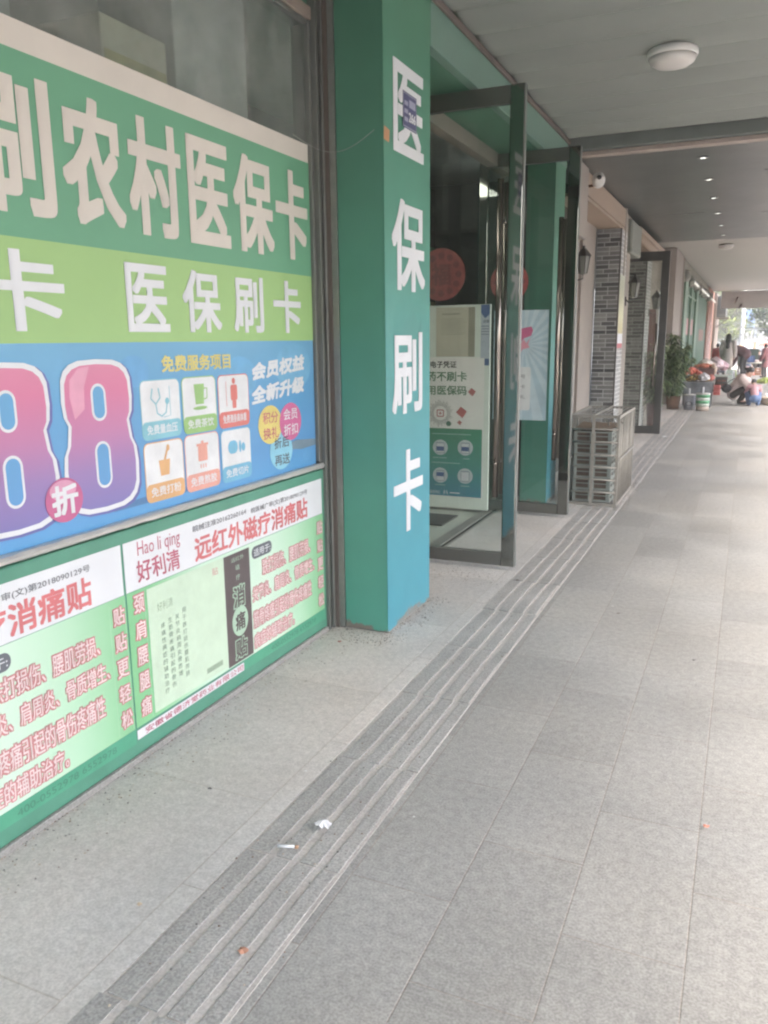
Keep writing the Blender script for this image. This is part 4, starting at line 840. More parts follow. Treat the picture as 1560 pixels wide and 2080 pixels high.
def table(x0, x1, y0, y1, h, c, label, legs=True, cloth=None):
    t = thing('market_table', ((x0+x1)/2, (y0+y1)/2, .005), label, 'market table', 'market tables along the arcade')
    g = MB(); g.box(x0, x1, y0, y1, h-.03, h, mat('table %d %d %d' % c, c, .6, nz=6, amt=.15), .004); link('tabletop', g, t)
    for a in (x0+.02, x1-.05):
        for b_ in (y0+.02, y1-.05): g = MB(); g.box(a, a+.03, b_, b_+.03, .006, h-.03, mat('table leg', (74, 70, 66), .6)); link('leg', g, t)
    if cloth:
        g = MB(); vs = []; fs = []; n = 16
        for i in range(n+1):
            xx = x0+(x1-x0)*i/n
            for j, zz in enumerate((h+.004, h*.66, h*.33, .05)): vs.append((xx, y0-.012-.02*j*rnd.random(), zz))
        for i in range(n):
            for j in range(3): fs.append((i*4+j, (i+1)*4+j, (i+1)*4+j+1, i*4+j+1))
        g.mesh(vs, fs, mat('cover %d %d %d' % cloth, cloth, .3, nz=5, amt=.5), True); link('plastic_cover', g, t)
    return t
table(-1.25, -.66, 18.75, 19.6, .54, (150, 146, 140), 'low market table with a clear plastic skirt, behind the two paint buckets', cloth=(120, 124, 130))
fruit_pile('orange_pile', -1.13, 19.35, .66, .19, .2, .16, 34, .042, [(226, 96, 60), (214, 84, 50)], 'heap of red orange fruit at the back of the nearest market table', 'fruit')
fruit_pile('banana_pile', -1.00, 19.05, .55, .20, .16, .14, 30, .034, [(196, 160, 60), (210, 178, 80), (170, 140, 60)], 'heap of yellow brown fruit at the middle of the nearest market table', 'fruit', 2.2)
g = MB(); g.box(-1.24, -1.0, 19.2, 19.55, .545, .655, mat('dark tray', (92, 66, 56), .6), .004); link('fruit_tray', g, None, 'dark tray raising the red orange fruit on the nearest market table', 'tray')
crumple('plastic_bag', -.86, 18.98, .545, .12, .13, .18, (206, 204, 208), 'white plastic bag on the right end of the nearest market table', 'plastic bag', 2)
crumple('plastic_bag', -.72, 19.4, .545, .07, .12, .13, (214, 112, 96), 'red plastic bag at the right back corner of the nearest market table', 'plastic bag', 3)
table(-1.35, -.80, 23.2, 24.2, .68, (128, 74, 60), 'brown sided market table with orange fruit, second along the shop wall')
g = MB(); g.box(-1.35, -.80, 23.18, 23.195, .42, .68, mat('brown side cloth', (112, 66, 56), .8, nz=6, amt=.25), .002); link('side_board', g, None, 'brown board hanging on the front of the second market table', 'board')
fruit_pile('orange_pile', -1.08, 23.6, .685, .24, .34, .06, 60, .04, [(226, 130, 84), (218, 112, 70)], 'flat spread of orange fruit on the brown sided market table', 'fruit')
crumple('plastic_bag', -.83, 23.5, .48, .09, .2, .3, (206, 176, 150), 'tan bag hanging at the corner of the brown sided market table', 'plastic bag', 4)
crumple('plastic_bag', -1.12, 25.6, .55, .22, .3, .3, (220, 208, 200), 'cream plastic bag behind the orange fruit', 'plastic bag', 5)
crumple('plastic_bag', -.90, 27.0, .50, .24, .3, .36, (206, 176, 184), 'big pink and white plastic bag left of the standing woman', 'plastic bag', 6)
crumple('plastic_bag', -.70, 27.6, .45, .16, .3, .28, (190, 140, 152), 'dusky pink plastic bag in front of the standing woman', 'plastic bag', 7)
table(-1.3, -.65, 26.9, 28.0, .45, (90, 92, 110), 'dark market table under the pink and white bags')
def crate(x0, x1, y0, y1, h, c, label, lid=None, z=.005):
    t = thing('market_crate', ((x0+x1)/2, (y0+y1)/2, z), label, 'crate', 'crates standing by the market tables'); mt = mat('crate %d %d %d' % c, c, .5, nz=8, amt=.2); g = MB()
    for (a, b_, d, e) in ((x0, x1, y0, y0+.02), (x0, x1, y1-.02, y1), (x0, x0+.02, y0+.02, y1-.02), (x1-.02, x1, y0+.02, y1-.02)):
        g.box(a, b_, d, e, z, z+h*.30, mt); g.box(a, b_, d, e, z+h*.42, z+h*.62, mt); g.box(a, b_, d, e, z+h*.76, z+h, mt)
        for q in (.02, .48, .9): g.box(a+(b_-a)*q+.0004, a+(b_-a)*q+(b_-a)*.08, d+.0006, e-.0006, z+h*.30, z+h*.76, mt)
    g.box(x0+.021, x1-.021, y0+.021, y1-.021, z, z+.02, mt); link('body', g, t)
    if lid: g = MB(); g.box(x0-.01, x1+.01, y0-.01, y1+.01, z+h, z+h+.05, mat('lid %d %d %d' % lid, lid, .5), .01); link('lid', g, t)
    return t
crate(-.78, -.62, 22.9, 23.3, .24, (206, 82, 72), 'small red plastic basket on the ground right of the second market table')
crate(-.84, -.52, 25.6, 26.2, .34, (76, 62, 54), 'dark crate with a pale grey lid, behind the red basket', lid=(176, 182, 172))
g = MB(); g.box(-.80, -.56, 25.65, 26.1, .04, .30, mat('red fruit in crate', (150, 72, 56), .6, nz=14, amt=.4), .02); link('crate_filling', g, None, 'dark red fruit filling the dark crate with the pale lid', 'fruit')
crate(-.62, -.44, 28.6, 29.1, .42, (186, 204, 192), 'pale green white crate between the dark crate and the stool')
def stool(x, y, c, h, label):
    t = thing('plastic_stool', (x, y, .005), label, 'stool', 'plastic stools'); mt = mat('stool %d %d %d' % c, c, .5); g = MB(); g.box(x-.14, x+.14, y-.14, y+.14, h-.03, h, mt, .01); link('seat', g, t)
    for a in (-1, 1):
        for b_ in (-1, 1): g = MB(); g.tube([(x+a*.11, y+b_*.11, h-.03), (x+a*.14, y+b_*.14, .006)], [.03, .022], mt, 6); link('leg', g, t)
    return t
stool(-.50, 31.9, (186, 204, 130), .33, 'lime green plastic stool in front of the maroon coated person')
stool(-.75, 30.9, (204, 208, 206), .30, 'white plastic stool beside the pale green white crate')
table(-.18, .55, 35.0, 36.0, .48, (206, 204, 186), 'pale topped market table at the centre of the far walkway')
crate(.10, .48, 35.0, 35.5, .26, (178, 120, 82), 'brown wooden crate leaning at the front of the pale topped table', z=.006)
fruit_pile('red_fruit', .12, 34.3, .01, .12, .1, .16, 14, .05, [(224, 76, 66)], 'small heap of bright red fruit in front of the pale topped table', 'fruit')
crate(-.02, .22, 35.2, 35.6, .25, (44, 92, 170), 'blue basket standing on the pale topped table', z=.49)
crumple('plastic_bag', .28, 35.3, .49, .1, .1, .1, (224, 196, 190), 'pale pink bag on the pale topped table', 'plastic bag', 8)
for k in range(5): 
    g = MB(); g.box(-.22, .05, 34.2+k*.01, 34.8, .02+k*.075, .06+k*.075, mat('tray %d' % (k % 3), [(210, 204, 200), (196, 150, 152), (150, 146, 140)][k % 3], .5), .004)
    link('flat_tray', g, None, ('lowest', 'second lowest', 'middle', 'second highest', 'highest')[k]+' flat tray in the stack left of the brown wooden crate', 'tray', 'stacked flat trays')
g = MB(); g.box(-.42, .35, 37.6, 37.7, .35, .98, mat('dark green board', (74, 96, 84), .7, nz=2, amt=.2), .01); g.box(-.40, -.34, 37.62, 37.68, .005, .35, m_trim); g.box(.28, .34, 37.62, 37.68, .005, .35, m_trim); link('board_screen', g, None, 'dark green board on short legs behind the pale topped table', 'board')
table(.22, .95, 20.6, 21.4, .42, (214, 212, 206), 'white sided market table with green vegetables at the right photo edge', cloth=(206, 206, 204))
fruit_pile('green_vegetables', .50, 20.95, .425, .30, .24, .12, 60, .036, [(176, 200, 80), (196, 214, 106), (150, 180, 70)], 'heap of light green vegetables on the white sided table', 'vegetables', 2)
g = MB(); g.lathe((.52, 19.95, .005), [(.16, 0), (.22, .16), (.235, .165), (.235, .15), (.20, .03), (.01, .02)], mat('beige basin plastic', (176, 160, 136), .5), 24); link('basin', g, None, 'beige plastic basin on the ground right of the squatting child', 'basin')
crumple('plastic_bag', .42, 20.3, .02, .10, .12, .2, (226, 226, 226), 'white plastic bag standing behind the beige basin', 'plastic bag', 9)

# ================================================================ PEOPLE
m_skin = mat('skin', (206, 160, 136), .5); m_hair = mat('black hair', (40, 36, 36), .5, nz=30, amt=.3)
def skin_mesh(name, J, E_, mt, parent, sub=2, vox=.010):
    """one continuous surface: tapered capsules along the bones, fused into a single skin and smoothed"""
    g = MB(); rr = lambda k: (J[k][1] if isinstance(J[k][1], tuple) else (J[k][1],)*2)
    for k in J:
        a, b_ = rr(k); g.ball(J[k][0], 1, mt, sx=b_, sy=a, sz=(a+b_)/2, n=16, k=10)
    for a, b_ in E_:
        pa, pb = Vector(J[a][0]), Vector(J[b_][0]); ra, rb = sum(rr(a))/2*.97, sum(rr(b_))/2*.97
        wide = (rr(a)[0]+rr(b_)[0])/max(1e-6, rr(a)[1]+rr(b_)[1])
        t0 = len(g.v); g.tube([pa.lerp(pb, q/4) for q in range(5)], [ra+(rb-ra)*q/4 for q in range(5)], mt, 14)
        if wide > 1.08:
            for q in range(t0, len(g.v)):
                v = g.v[q]; w_ = wide**.5; cx = pa.x+(pb.x-pa.x)*.5; g.v[q] = (cx+(v[0]-cx)/w_ if abs(pb.x-pa.x) < .05 else v[0], v[1]*w_, v[2])
    me = bpy.data.meshes.new(name); me.from_pydata(g.v, [], g.f); o = bpy.data.objects.new(name, me); COL.objects.link(o)
    md = o.modifiers.new('r', 'REMESH'); md.mode = 'VOXEL'; md.voxel_size = vox; md.use_smooth_shade = True
    sm = o.modifiers.new('s', 'SMOOTH'); sm.iterations = 3; sm.factor = .5
    m2 = bpy.data.meshes.new_from_object(o.evaluated_get(bpy.context.evaluated_depsgraph_get())); bpy.data.objects.remove(o)
    n = bpy.data.objects.new(name, m2); COL.objects.link(n); m2.materials.clear(); m2.materials.append(mt)
    for p in m2.polygons: p.use_smooth = True
    n.parent = parent; return n
POSES = {
 'stand': dict(pelvis=(0, 0, .92), spine=(0, 0, 1.10), chest=(.01, 0, 1.30), neck=(.01, 0, 1.44), head=(.03, 0, 1.56), top=(.02, 0, 1.66),
   hL=(0, .09, .88), kL=(.03, .10, .48), aL=(0, .10, .09), tL=(.14, .11, .04), hR=(0, -.09, .88), kR=(.02, -.10, .48), aR=(-.02, -.10, .09), tR=(.12, -.11, .04),
   sL=(0, .17, 1.38), eL=(.02, .23, 1.12), wL=(.12, .22, .90), mL=(.16, .20, .84), sR=(0, -.17, 1.38), eR=(.02, -.23, 1.12), wR=(.12, -.22, .90), mR=(.16, -.20, .84)),
 'squat': dict(pelvis=(-.12, 0, .27), spine=(-.08, 0, .43), chest=(.06, 0, .62), neck=(.16, 0, .74), head=(.25, 0, .82), top=(.28, 0, .92),
   hL=(-.10, .10, .25), kL=(.26, .20, .46), aL=(.06, .15, .09), tL=(.20, .17, .04), hR=(-.10, -.10, .25), kR=(.26, -.20, .46), aR=(.06, -.15, .09), tR=(.20, -.17, .04),
   sL=(.10, .18, .68), eL=(.26, .25, .46), wL=(.44, .17, .42), mL=(.51, .14, .40), sR=(.10, -.18, .68), eR=(.26, -.25, .46), wR=(.44, -.17, .42), mR=(.51, -.14, .40)),
 'bend': dict(pelvis=(-.08, 0, .80), spine=(.06, 0, .90), chest=(.26, 0, .92), neck=(.38, 0, .88), head=(.50, 0, .80), top=(.57, 0, .74),
   hL=(-.06, .09, .78), kL=(.02, .11, .44), aL=(-.04, .11, .09), tL=(.10, .12, .04), hR=(-.06, -.09, .78), kR=(-.02, -.11, .44), aR=(-.08, -.11, .09), tR=(.06, -.12, .04),
   sL=(.30, .17, .88), eL=(.34, .19, .62), wL=(.42, .15, .42), mL=(.44, .13, .36), sR=(.30, -.17, .88), eR=(.34, -.19, .62), wR=(.42, -.15, .42), mR=(.44, -.13, .36)),
}
POSES['sit'] = dict(POSES['squat']); POSES['sit'].update(pelvis=(-.15, 0, .36), spine=(-.13, 0, .54), chest=(-.06, 0, .74), neck=(0, 0, .88), head=(.05, 0, .99), top=(.05, 0, 1.09), hL=(-.13, .10, .35), hR=(-.13, -.10, .35), kL=(.26, .16, .42), kR=(.26, -.16, .42), aL=(.24, .15, .09), aR=(.24, -.15, .09), tL=(.38, .16, .04), tR=(.38, -.16, .04), sL=(-.04, .18, .80), sR=(-.04, -.18, .80), eL=(.08, .24, .58), eR=(.08, -.24, .58), wL=(.28, .14, .50), wR=(.28, -.14, .50), mL=(.34, .12, .48), mR=(.34, -.12, .48))
RAD = dict(pelvis=(.13, .10), spine=(.115, .09), chest=(.135, .10), neck=.05, head=(.078, .09), top=.055, hL=.085, kL=.055, aL=.036, tL=.032, hR=.085, kR=.055, aR=.036, tR=.032, sL=.052, eL=.036, wL=.026, mL=.028, sR=.052, eR=.036, wR=.026, mR=.028)
BE = [('pelvis', 'spine'), ('spine', 'chest'), ('chest', 'neck'), ('neck', 'head'), ('head', 'top')]+[(a+s_, b_+s_) for s_ in 'LR' for a, b_ in (('h', 'k'), ('k', 'a'), ('a', 't'), ('s', 'e'), ('e', 'w'), ('w', 'm'))]+[('pelvis', 'hL'), ('pelvis', 'hR'), ('chest', 'sL'), ('chest', 'sR')]
def person(x, y, rz, sc_, pose, top, bottom, shoes, label, hair='short', coat=0.0, hairm=None):
    t = thing('person', (x, y, .006), label, 'person'); t.rotation_euler = (0, 0, rz); t.scale = (sc_,)*3
    Pz = POSES[pose]; J = {k: (Pz[k], RAD[k]) for k in Pz}
    # face: nose and ears are part of the same skin; fingers are short chains rooted in each palm
    hd = Vector(Pz['head']); up = (Vector(Pz['top'])-Vector(Pz['neck'])).normalized(); fw = Vector((0, 1, 0)).cross(up).normalized()
    J['nose'] = (tuple(hd+fw*.10-up*.01), .014); J['chin'] = (tuple(hd+fw*.06-up*.075), .034); E2 = BE+[('head', 'nose'), ('head', 'chin')]
    for s_, sg in (('L', 1), ('R', -1)):
        J['ear'+s_] = (tuple(hd+Vector((0, sg*.088, 0))), .016); E2.append(('head', 'ear'+s_))
        w_, m_ = Vector(Pz['w'+s_]), Vector(Pz['m'+s_]); d = (m_-w_).normalized()
        for q in range(4): J['f%d%s' % (q, s_)] = (tuple(m_+d*(.055+.012*(q in (1, 2)))+Vector((0, (q-1.5)*.019, -.008))), .009); E2.append(('m'+s_, 'f%d%s' % (q, s_)))
        J['th'+s_] = (tuple(w_+d*.05+Vector((.012, -sg*.045, .01))), .011); E2.append(('m'+s_, 'th'+s_))
    skin_mesh('body', J, E2, m_skin, t, 1, .0075)
    g = .022+coat
    def grow(keys, k2): return {k: (Pz[k], tuple(v+k2 for v in (RAD[k] if isinstance(RAD[k], tuple) else (RAD[k],)*2))) for k in keys}
    Jt = grow(['chest', 'spine', 'pelvis', 'sL', 'eL', 'wL', 'sR', 'eR', 'wR'], g); n0 = Vector(Pz['chest']).lerp(Vector(Pz['neck']), .75); Jt['col'] = (tuple(n0), .075)
    Et = [('chest', 'spine'), ('spine', 'pelvis'), ('chest', 'sL'), ('sL', 'eL'), ('eL', 'wL'), ('chest', 'sR'), ('sR', 'eR'), ('eR', 'wR'), ('chest', 'col')]
    if coat == 0 and pose == 'squat': Jt.pop('pelvis'); Et = [e for e in Et if 'pelvis' not in e]
    skin_mesh('jacket', Jt, Et, top, t)
    if coat > .025 and pose == 'stand':
        cmb = MB(); cmb.lathe((0, 0, .50), [(.195, 0), (.19, .1), (.165, .3), (.15, .5), (.10, .56)], top, 20, sx=.78); cmb.v = [tuple(Vector(q_)+Vector((x, y, .006))) for q_ in cmb.v]; link('coat_skirt', cmb, t)
    Jb = grow(['pelvis', 'hL', 'kL', 'aL', 'hR', 'kR', 'aR'], .045 if coat == 0 and pose == 'squat' else .018); skin_mesh('trousers', Jb, [('pelvis', 'hL'), ('hL', 'kL'), ('kL', 'aL'), ('pelvis', 'hR'), ('hR', 'kR'), ('kR', 'aR')], bottom, t)
    for s_ in 'LR': skin_mesh('shoe', {'a': (Pz['a'+s_][:2]+(.045,), .045), 't': (Pz['t'+s_][:2]+(.04,), .038)}, [('a', 't')], shoes, t)
    Jh = {'c': (tuple(hd-fw*.028+up*.03), (.096, .090)), 'u': (tuple(hd-fw*.015+up*.06), (.088, .086))}; Eh = [('c', 'u')]
    if hair == 'long': Jh['b'] = (tuple(hd-fw*.06-up*.09), (.105, .07)); Jh['d'] = (tuple(hd-fw*.12-up*.36), (.075, .045)); Eh += [('c', 'b'), ('b', 'd')]
    if hair == 'bun': Jh['b'] = (tuple(hd-fw*.12+up*.02), .04); Eh += [('c', 'b')]
    skin_mesh('hair', Jh, Eh, hairm or m_hair, t); return t
C_ = lambda n, c, r=.8: mat(n, c, r, nz=9, amt=.15)
person(-.16, 19.95, R_(-8), .86, 'squat', C_('quilted pinkish white', (222, 202, 196)), C_('dark green brown trousers', (70, 62, 54)), C_('black shoe', (46, 42, 42)), 'person squatting in a puffy pinkish white jacket and dark trousers, beside a child', 'bun', .03)
person(.17, 19.50, R_(100), .60, 'squat', C_('rose pink top', (206, 150, 160)), C_('blue denim', (70, 104, 152)), C_('pale pink shoe', (222, 190, 190)), 'small child squatting with the back turned, pink top and blue jeans, black hair', 'short', .0)
person(-.66, 30.2, R_(84), .93, 'stand', C_('grey beige coat', (178, 168, 162)), C_('beige skirt cloth', (190, 176, 160)), C_('dark shoe', (70, 60, 56)), 'standing woman with long dark hair in a long grey beige coat', 'long', .027)
person(-.20, 33.6, R_(165), 1.05, 'bend', C_('maroon coat', (96, 52, 56)), C_('black trousers', (46, 42, 44)), C_('black shoe', (46, 42, 42)), 'person in a loose maroon coat bending over beside the lime stool', 'short', .06)
person(.56, 33.2, R_(150), .72, 'stand', C_('wine red jacket', (124, 56, 62)), C_('black trousers', (46, 42, 44)), C_('black shoe', (46, 42, 42)), 'person in a wine red jacket standing at the right photo edge beyond the vegetables', 'short', .03)
person(-.05, 36.9, R_(100), .80, 'sit', C_('dusty blue jacket', (92, 112, 140)), C_('grey trousers', (80, 80, 84)), C_('black shoe', (46, 42, 42)), 'seated person in a dusty blue jacket behind the stack of flat trays', 'short', .01)
person(.38, 37.9, R_(-95), .82, 'sit', C_('dark plum jacket', (76, 60, 70)), C_('grey trousers', (80, 80, 84)), C_('black shoe', (46, 42, 42)), 'seated person with short black hair and a dark plum jacket behind the pale topped table', 'short', .0)
person(-1.12, 34.3, R_(80), .72, 'stand', C_('bright red jacket', (204, 74, 70)), C_('dark red trousers', (140, 62, 62)), C_('black shoe', (46, 42, 42)), 'person in a bright red jacket standing close to the orange pillar', 'short', .02)
g = MB(); g.ball((-.40, 19.78, .36), .10, C_('black bag cloth', (48, 44, 46)), sx=1.1, sy=.8, sz=.95, n=14, k=8, jit=.06); g.tube([(-.44, 19.78, .42), (-.34, 19.82, .53), (-.24, 19.86, .58)], .01, C_('black bag cloth', (48, 44, 46)), 6)
link('shoulder_bag', g, None, 'black shoulder bag hanging behind the person in the pinkish white jacket', 'bag')
um = thing('umbrella', (.98, 52, 0), 'open orange red umbrella beyond the arcade at the right photo edge', 'umbrella')
g = MB(); g.lathe((.98, 52, .92), [(.62, 0), (.5, .12), (.3, .21), (.02, .26)], mat('orange red canopy', (212, 96, 66), .7, nz=2, amt=.15), 12, smooth=False); link('canopy', g, um)
g = MB(); g.tube([(.98, 52, -.74), (.98, 52, 1.2)], .015, m_alu, 6); link('pole', g, um)

# ================================================================ STREET BEYOND THE ARCADE
m_pole = mat('pale pole', (212, 212, 206), .5, nz=1, amt=.08)
def pole(name, x, y, r, top, label, band):
    t = thing(name, (x, y, -.75), label, 'pole'); g = MB(); g.tube([(x, y, -.75), (x, y, top)], [r, r*.8], m_pole, 14); g.box(x-r*1.02, x+r*1.02, y-r*1.02, y+r*1.02, 1.55, 1.60, m_alu); g.box(x-r*1.02, x+r*1.02, y-r*1.02, y+r*1.02, 1.95, 2.0, m_alu); link('shaft', g, t)
    g = MB(); g.tube([(x, y, -.74), (x, y, band)], [r*1.08, r*1.06], mat('orange band', (222, 164, 96), .6), 14); link('painted_base', g, t); return t
pole('street_pole', -.43, 48, .105, 5.5, 'thick pale street pole with an orange painted base just outside the arcade', 1.02)
pole('street_pole', .30, 60, .09, 2.02, 'thinner white street post with an orange foot, in front of the white SUV', 1.12)
g = MB(); g.tube([(-.65, 60.2, 1.93), (14, 60.2, 1.93)], .02, m_white, 6); g.tube([(-16, 66, 1.75), (-2.4, 66, 1.75)], .02, m_white, 6)
for xx in (1.9, 3.6, 5.3): g.tube([(xx, 60.2, -.74), (xx, 60.2, 1.93)], .03, m_white, 6)
link('white_railing', g, None, 'thin white horizontal railing crossing behind the white street post', 'railing')
def car(x, y, rz, label, body=(228, 230, 232)):
    t = thing('parked_car', (x, y, -.745), label, 'car', 'white cars parked across the street'); mt = mat('car paint %d' % body[0], body, .2, nz=1, amt=.03); gl = mat('car window', (84, 92, 98), .08)
    L2, W2 = 2.3, .92; prof = [(-L2, .42), (-L2, .85), (-L2+.10, 1.02), (-1.9, 1.10), (-1.35, 1.62), (-.2, 1.70), (.55, 1.62), (1.10, 1.12), (2.05, .98), (L2, .82), (L2, .42), (1.85, .34), (-1.85, .34)]
    g = MB(); vs = []; n = len(prof)
    for sgn in (-1, 1):
        for px, pz in prof: vs.append((px, sgn*W2*(1-.16*max(0, (pz-1.0)/.7)), pz))
    fs = [tuple(range(n)), tuple(range(2*n-1, n-1, -1))]+[(k, n+k, n+(k+1) % n, (k+1) % n) for k in range(n)]
    g.mesh(vs, fs, mt, False)
    def put(nm, g, par=t):
        g.v = [tuple(Vector((x, y, -.745))+Vector(v)) for v in g.v]; return link(nm, g, par)
    bd = put('body', g)
    for sgn in (-1, 1):
        g = MB()
        for pts in (((-1.55, 1.14), (-1.18, 1.54), (-.62, 1.60), (-.62, 1.14)), ((-.54, 1.14), (-.54, 1.60), (.05, 1.60), (.05, 1.14)), ((.13, 1.14), (.13, 1.59), (.48, 1.55), (.86, 1.14))):
            q = [(a, sgn*(W2*(1-.16*max(0, (b_-1.0)/.7))+.006), b_) for a, b_ in pts]; g.mesh(q, [(0, 1, 2, 3)], gl)
        put('window', g)
        for px in (-1.42, 1.42):
            g = MB(); g.tube([(px, sgn*.76, .34), (px, sgn*.94, .34)], .34, mat('tyre', (40, 40, 42), .8), 20, smooth=False); g.tube([(px, sgn*.945, .34), (px, sgn*.95, .34)], .21, m_alu, 16, smooth=False); put('wheel', g)
    g = MB(); g.mesh([(1.08, -.74, 1.15), (1.08, .74, 1.15), (.62, .70, 1.60), (.62, -.70, 1.60)], [(0, 1, 2, 3)], gl); put('windscreen', g)
    for sgn in (-1, 1): g = MB(); g.box(L2-.03, L2+.01, sgn*.62-.14, sgn*.62+.14, .78, .90, mat('headlight', (220, 224, 230), .1), .01); put('headlight', g)
    t.rotation_euler = (0, 0, rz); return t
car(.1, 132, R_(176), 'white SUV seen from the side behind the two street posts')
c2 = car(-5.6, 134, R_(8), 'white car behind the standing woman with long hair, cut off by the arcade corner')
car(6.0, 136, R_(185), 'silver white car right of the white SUV', (200, 204, 208))
g = MB(); g.box(-.72, .30, 100, 100.1, 2.35, 4.3, mat('blue sheet', (52, 124, 196), .5, nz=1, amt=.08), .02)
g.tube([(-.3, 100.05, -.75), (-.3, 100.05, 2.35)], .05, m_alu, 6); g.tube([(.1, 100.05, -.75), (.1, 100.05, 2.35)], .05, m_alu, 6); link('blue_signboard', g, None, 'plain blue signboard partly behind tree leaves, right of the thick pole', 'signboard')
g = MB(); g.box(-90, 90, 190, 190.4, -.75, 3.2, mat('blue green hoarding', (60, 92, 80), .7, nz=.4, amt=.12)); link('site_hoarding', g, None, 'long blue green hoarding running behind the parked cars', 'hoarding')
def tree(x, y, h, r, cols, label, n=2600, ls=.35, z0=-.75, ch=.62, trunk=.16):
    t = thing('street_tree', (x, y, z0), label, 'tree', 'trees beyond the arcade'); R = random.Random(int(x*13+y*7)); g = MB()
    lim = []
    g.tube([(x, y, z0), (x+.1, y, z0+h*.25), (x-.05, y+.1, z0+h*.5), (x, y, z0+h*.8)], [trunk, trunk*.8, trunk*.6, trunk*.2], m_bark, 8)
    for k in range(9):
        a = R.uniform(0, 6.28); zz = z0+h*R.uniform(.3, .6); e = (x+math.cos(a)*r*.7, y+math.sin(a)*r*.7, zz+h*R.uniform(.12, .3)); g.tube([(x, y, zz), ((x+e[0])/2, (y+e[1])/2, (zz+e[2])/2+.1*h*.3), e], [trunk*.45, trunk*.3, trunk*.1], m_bark, 5); lim.append(e)
    link('trunk', g, t); f = MB(); cl = []
    for k in range(26):
        a = R.uniform(0, 6.28); q = R.random()**.6; zz = R.uniform(-1, 1); cl.append((x+r*q*math.cos(a)*math.sqrt(1-zz*zz*.7), y+r*q*math.sin(a)*math.sqrt(1-zz*zz*.7), z0+h*(1-ch*.5)+zz*h*ch*.5, r*R.uniform(.22, .42)))
    for k in range(n):
        c = cl[R.randrange(len(cl))]; d = Vector((R.gauss(0, 1), R.gauss(0, 1), R.gauss(0, .8))); d = d/d.length*(R.random()**.4); p = Vector(c[:3])+d*c[3]
        u = Vector((R.uniform(-1, 1), R.uniform(-1, 1), R.uniform(-1, 1))).normalized(); v = u.cross(Vector((R.uniform(-1, 1), R.uniform(-1, 1), 1))).normalized(); s_ = ls*R.uniform(.5, 1.1)
        f.face([p-u*s_*.5, p+v*s_*.28, p+u*s_*.5, p-v*s_*.28], cols[R.randrange(len(cols))])
    link('crown', f, t); return t
m_yg = mat('yellow green leaves', (122, 138, 10), .9, spec=.1, nz=1, amt=.25); m_yg2 = mat('olive leaves', (84, 108, 14), .9, spec=.1, nz=1, amt=.25); m_tg = mat('tree green', (50, 86, 20), .9, spec=.1, nz=1, amt=.25); m_tg2 = mat('dim tree green', (28, 60, 16), .9, spec=.1, nz=1, amt=.25)
tree(-1.9, 74, 6.2, 2.3, [m_yg, m_yg, m_yg2], 'yellow green tree seen between the arcade corner and the thick pole', 3600, .4)
tree(2.0, 60, 5.6, 2.0, [m_tg, m_tg2, m_yg2], 'dark leafy tree at the right photo edge under the end panel', 4200, .3)
tree(-4.6, 90, 4.6, 2.8, [m_yg2, m_tg], 'low olive green tree behind the standing woman', 3600, .4)
tree(-1.2, 105, 5.6, 2.6, [m_tg, m_yg2], 'bushy green tree behind the thick street pole', 3600, .45)
for k, (xx, yy, hh) in enumerate(((-14, 160, 9), (-8, 168, 8), (-2, 172, 9.5), (4.5, 165, 9), (11, 170, 10), (18, 160, 9), (-22, 150, 10), (27, 155, 10))):
    tree(xx, yy, hh, 4.6, [m_tg, m_tg2, m_yg2], 'distant green tree, '+('third left', 'second left', 'directly', 'first right', 'second right', 'third right', 'fourth left', 'fourth right')[k]+' of the white SUV, behind the parked cars', 2600, .8, ch=.9)
# a row of street trees on the pavement side, outside the photo but lighting and reflecting as the real street would
for k, (xx, yy) in enumerate(((7.5, -1), (7.8, 9), (7.4, 19), (7.9, 29))):
    tree(xx, yy, 6.5, 2.2, [m_tg, m_yg2], ('nearest', 'second', 'third', 'farthest')[k]+' kerbside tree on the open side of the arcade', 1800, .4, z0=-.15)

# ================================================================ LITTER
def scrap(name, x, y, r, c, label, cat='litter', seed=0, h=.012, el=1.0):
    R = random.Random(seed); g = MB(); n = 18; rr = [r*R.uniform(.5, 1.05) for k in range(n)]; rr = [(rr[k]+rr[(k+1) % n])/2 for k in range(n)]; pts = [(x+rr[k]*math.cos(6.283*k/n)*el, y+rr[k]*.8*math.sin(6.283*k/n), .0085+R.uniform(0, h)) for k in range(n)]
    mt = mat('scrap %d %d %d' % c, c, .7); ctr = (x, y, .0085+h*1.3); g.mesh(pts+[ctr], [(k, (k+1) % n, n) for k in range(n)], mt); link(name, g, None, label, cat)
scrap('paper_scrap', -1.105, 1.99, .036, (236, 236, 238), 'crumpled white tissue scrap lying on the tactile strip', seed=3, h=.02)
g = MB(); g.tube([(-1.185, 1.845, .014), (-1.135, 1.862, .013)], .005, m_white, 8); g.tube([(-1.135, 1.862, .013), (-1.125, 1.865, .013)], .0052, mat('scrap 196 150 110', (196, 150, 110), .7), 8); link('cigarette_end', g, None, 'white cigarette end on the tactile strip just below the tissue scrap', 'litter')
scrap('leaf_scrap', -1.044, 1.446, 0.017, (206, 140, 104), 'small orange scrap near the bottom of the tactile strip', seed=20, h=0.005)
scrap('leaf_scrap', -0.011, 2.460, 0.014, (222, 132, 100), 'small orange scrap beside a paving joint at the right', seed=21, h=0.004)
scrap('leaf_scrap', -1.397, 1.480, 0.010, (214, 192, 160), 'tiny beige crumb left of the tactile strip', seed=22, h=0.003)
scrap('leaf_scrap', -1.570, 2.034, 0.010, (92, 92, 92), 'tiny dark leaf bit on the pale apron under the posters', seed=23, h=0.003)
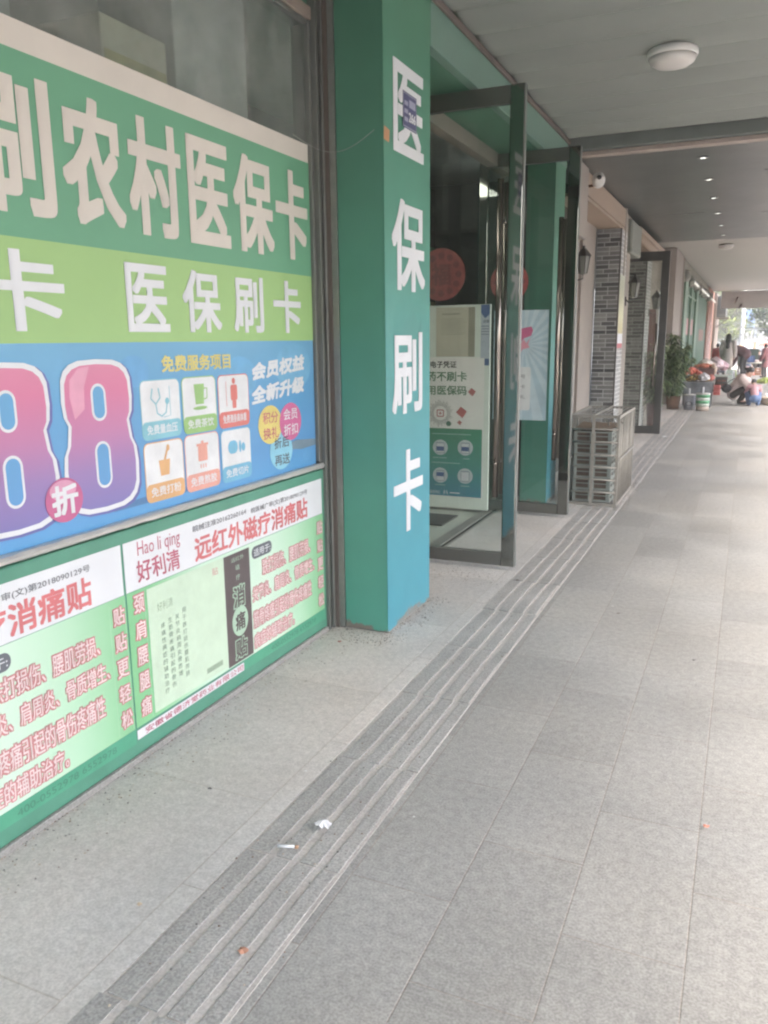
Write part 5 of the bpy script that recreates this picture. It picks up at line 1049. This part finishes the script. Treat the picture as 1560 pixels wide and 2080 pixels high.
scrap('paper_scrap', -1.324, 2.263, 0.007, (232, 232, 230), 'tiny white crumb left of the tactile strip', seed=24, h=0.002)
scrap('leaf_scrap', -0.867, 2.153, 0.006, (226, 226, 222), 'tiny white speck right of the tactile strip', seed=25, h=0.002)
scrap('leaf_scrap', -1.781, 3.430, 0.014, (200, 130, 120), 'reddish scrap on the floor at the foot of the pillar', seed=26, h=0.004)
scrap('leaf_scrap', -1.227, 4.801, 0.016, (110, 100, 90), 'small dark clod in front of the first glass door', seed=27, h=0.005)
scrap('leaf_scrap', -0.600, 4.510, 0.010, (232, 232, 230), 'tiny white speck in the middle of the paving', seed=28, h=0.003)
scrap('leaf_scrap', -0.551, 4.394, 0.014, (120, 112, 100), 'small brown leaf in the middle of the paving', seed=29, h=0.004)
scrap('leaf_scrap', -0.129, 3.853, 0.009, (90, 88, 84), 'tiny dark speck on the paving at the right', seed=30, h=0.003)
scrap('paper_scrap', -1.071, 12.895, 0.070, (236, 238, 238), 'flat white paper scrap on the paving below the grey glass door', seed=31, h=0.021)
HAZE = 0.005

# loose grit swept against the wall foot, the pillar, the door bottoms and the cage
g = MB(); R = random.Random(11); gm = [mat('grit sand', (196, 178, 156), .9), mat('grit brown', (140, 116, 98), .9), mat('grit grey', (120, 118, 114), .9)]
def grit(x0, x1, y0, y1, n, side=None):
    for k in range(n):
        u = R.random()**2.2 if side else R.random(); x = x0+(x1-x0)*u; y = R.uniform(y0, y1); q = R.uniform(.0015, .0045); a = R.uniform(0, 3.1); c, d = math.cos(a)*q, math.sin(a)*q; z = .0068+R.uniform(0, .001)
        g.mesh([(x-c, y-d, z), (x+d, y-c, z), (x+c, y+d, z), (x-d, y+c, z), (x, y, z+q*.8)], [(0, 1, 4), (1, 2, 4), (2, 3, 4), (3, 0, 4)], gm[R.randrange(3)])
grit(-1.91, -1.70, 0, 3.6, 700, 1); grit(-1.60, -1.48, 3.5, 4.3, 260, 1); grit(-1.85, -1.55, 3.45, 3.62, 160); grit(-1.0, -.90, 7.2, 8.7, 420, 1); grit(-1.45, -.9, 7.15, 7.36, 200); grit(-1.9, -1.3, 4.6, 5.0, 120); grit(-1.28, -.94, .5, 9, 500)
link('grit', g, None, kind='stuff')

# ================================================================ HAZE
hm = bpy.data.materials.new('haze'); hm.use_nodes = True; hn = hm.node_tree; hn.nodes.remove(hn.nodes['Principled BSDF'])
pv = hn.nodes.new('ShaderNodeVolumePrincipled'); pv.inputs['Color'].default_value = (.97, .96, .95, 1); pv.inputs['Density'].default_value = HAZE; pv.inputs['Anisotropy'].default_value = 0.0
hn.links.new(pv.outputs[0], hn.nodes['Material Output'].inputs['Volume'])
b = MB(); vs = [(x, y, z) for x in (-151, 151) for y in (-41, 261) for z in (-2.5, 10.5)]
b.mesh(vs, [(0, 1, 3, 2), (4, 6, 7, 5), (0, 4, 5, 1), (2, 3, 7, 6), (0, 2, 6, 4), (1, 5, 7, 3)], hm); link('haze', b, None, kind='stuff')
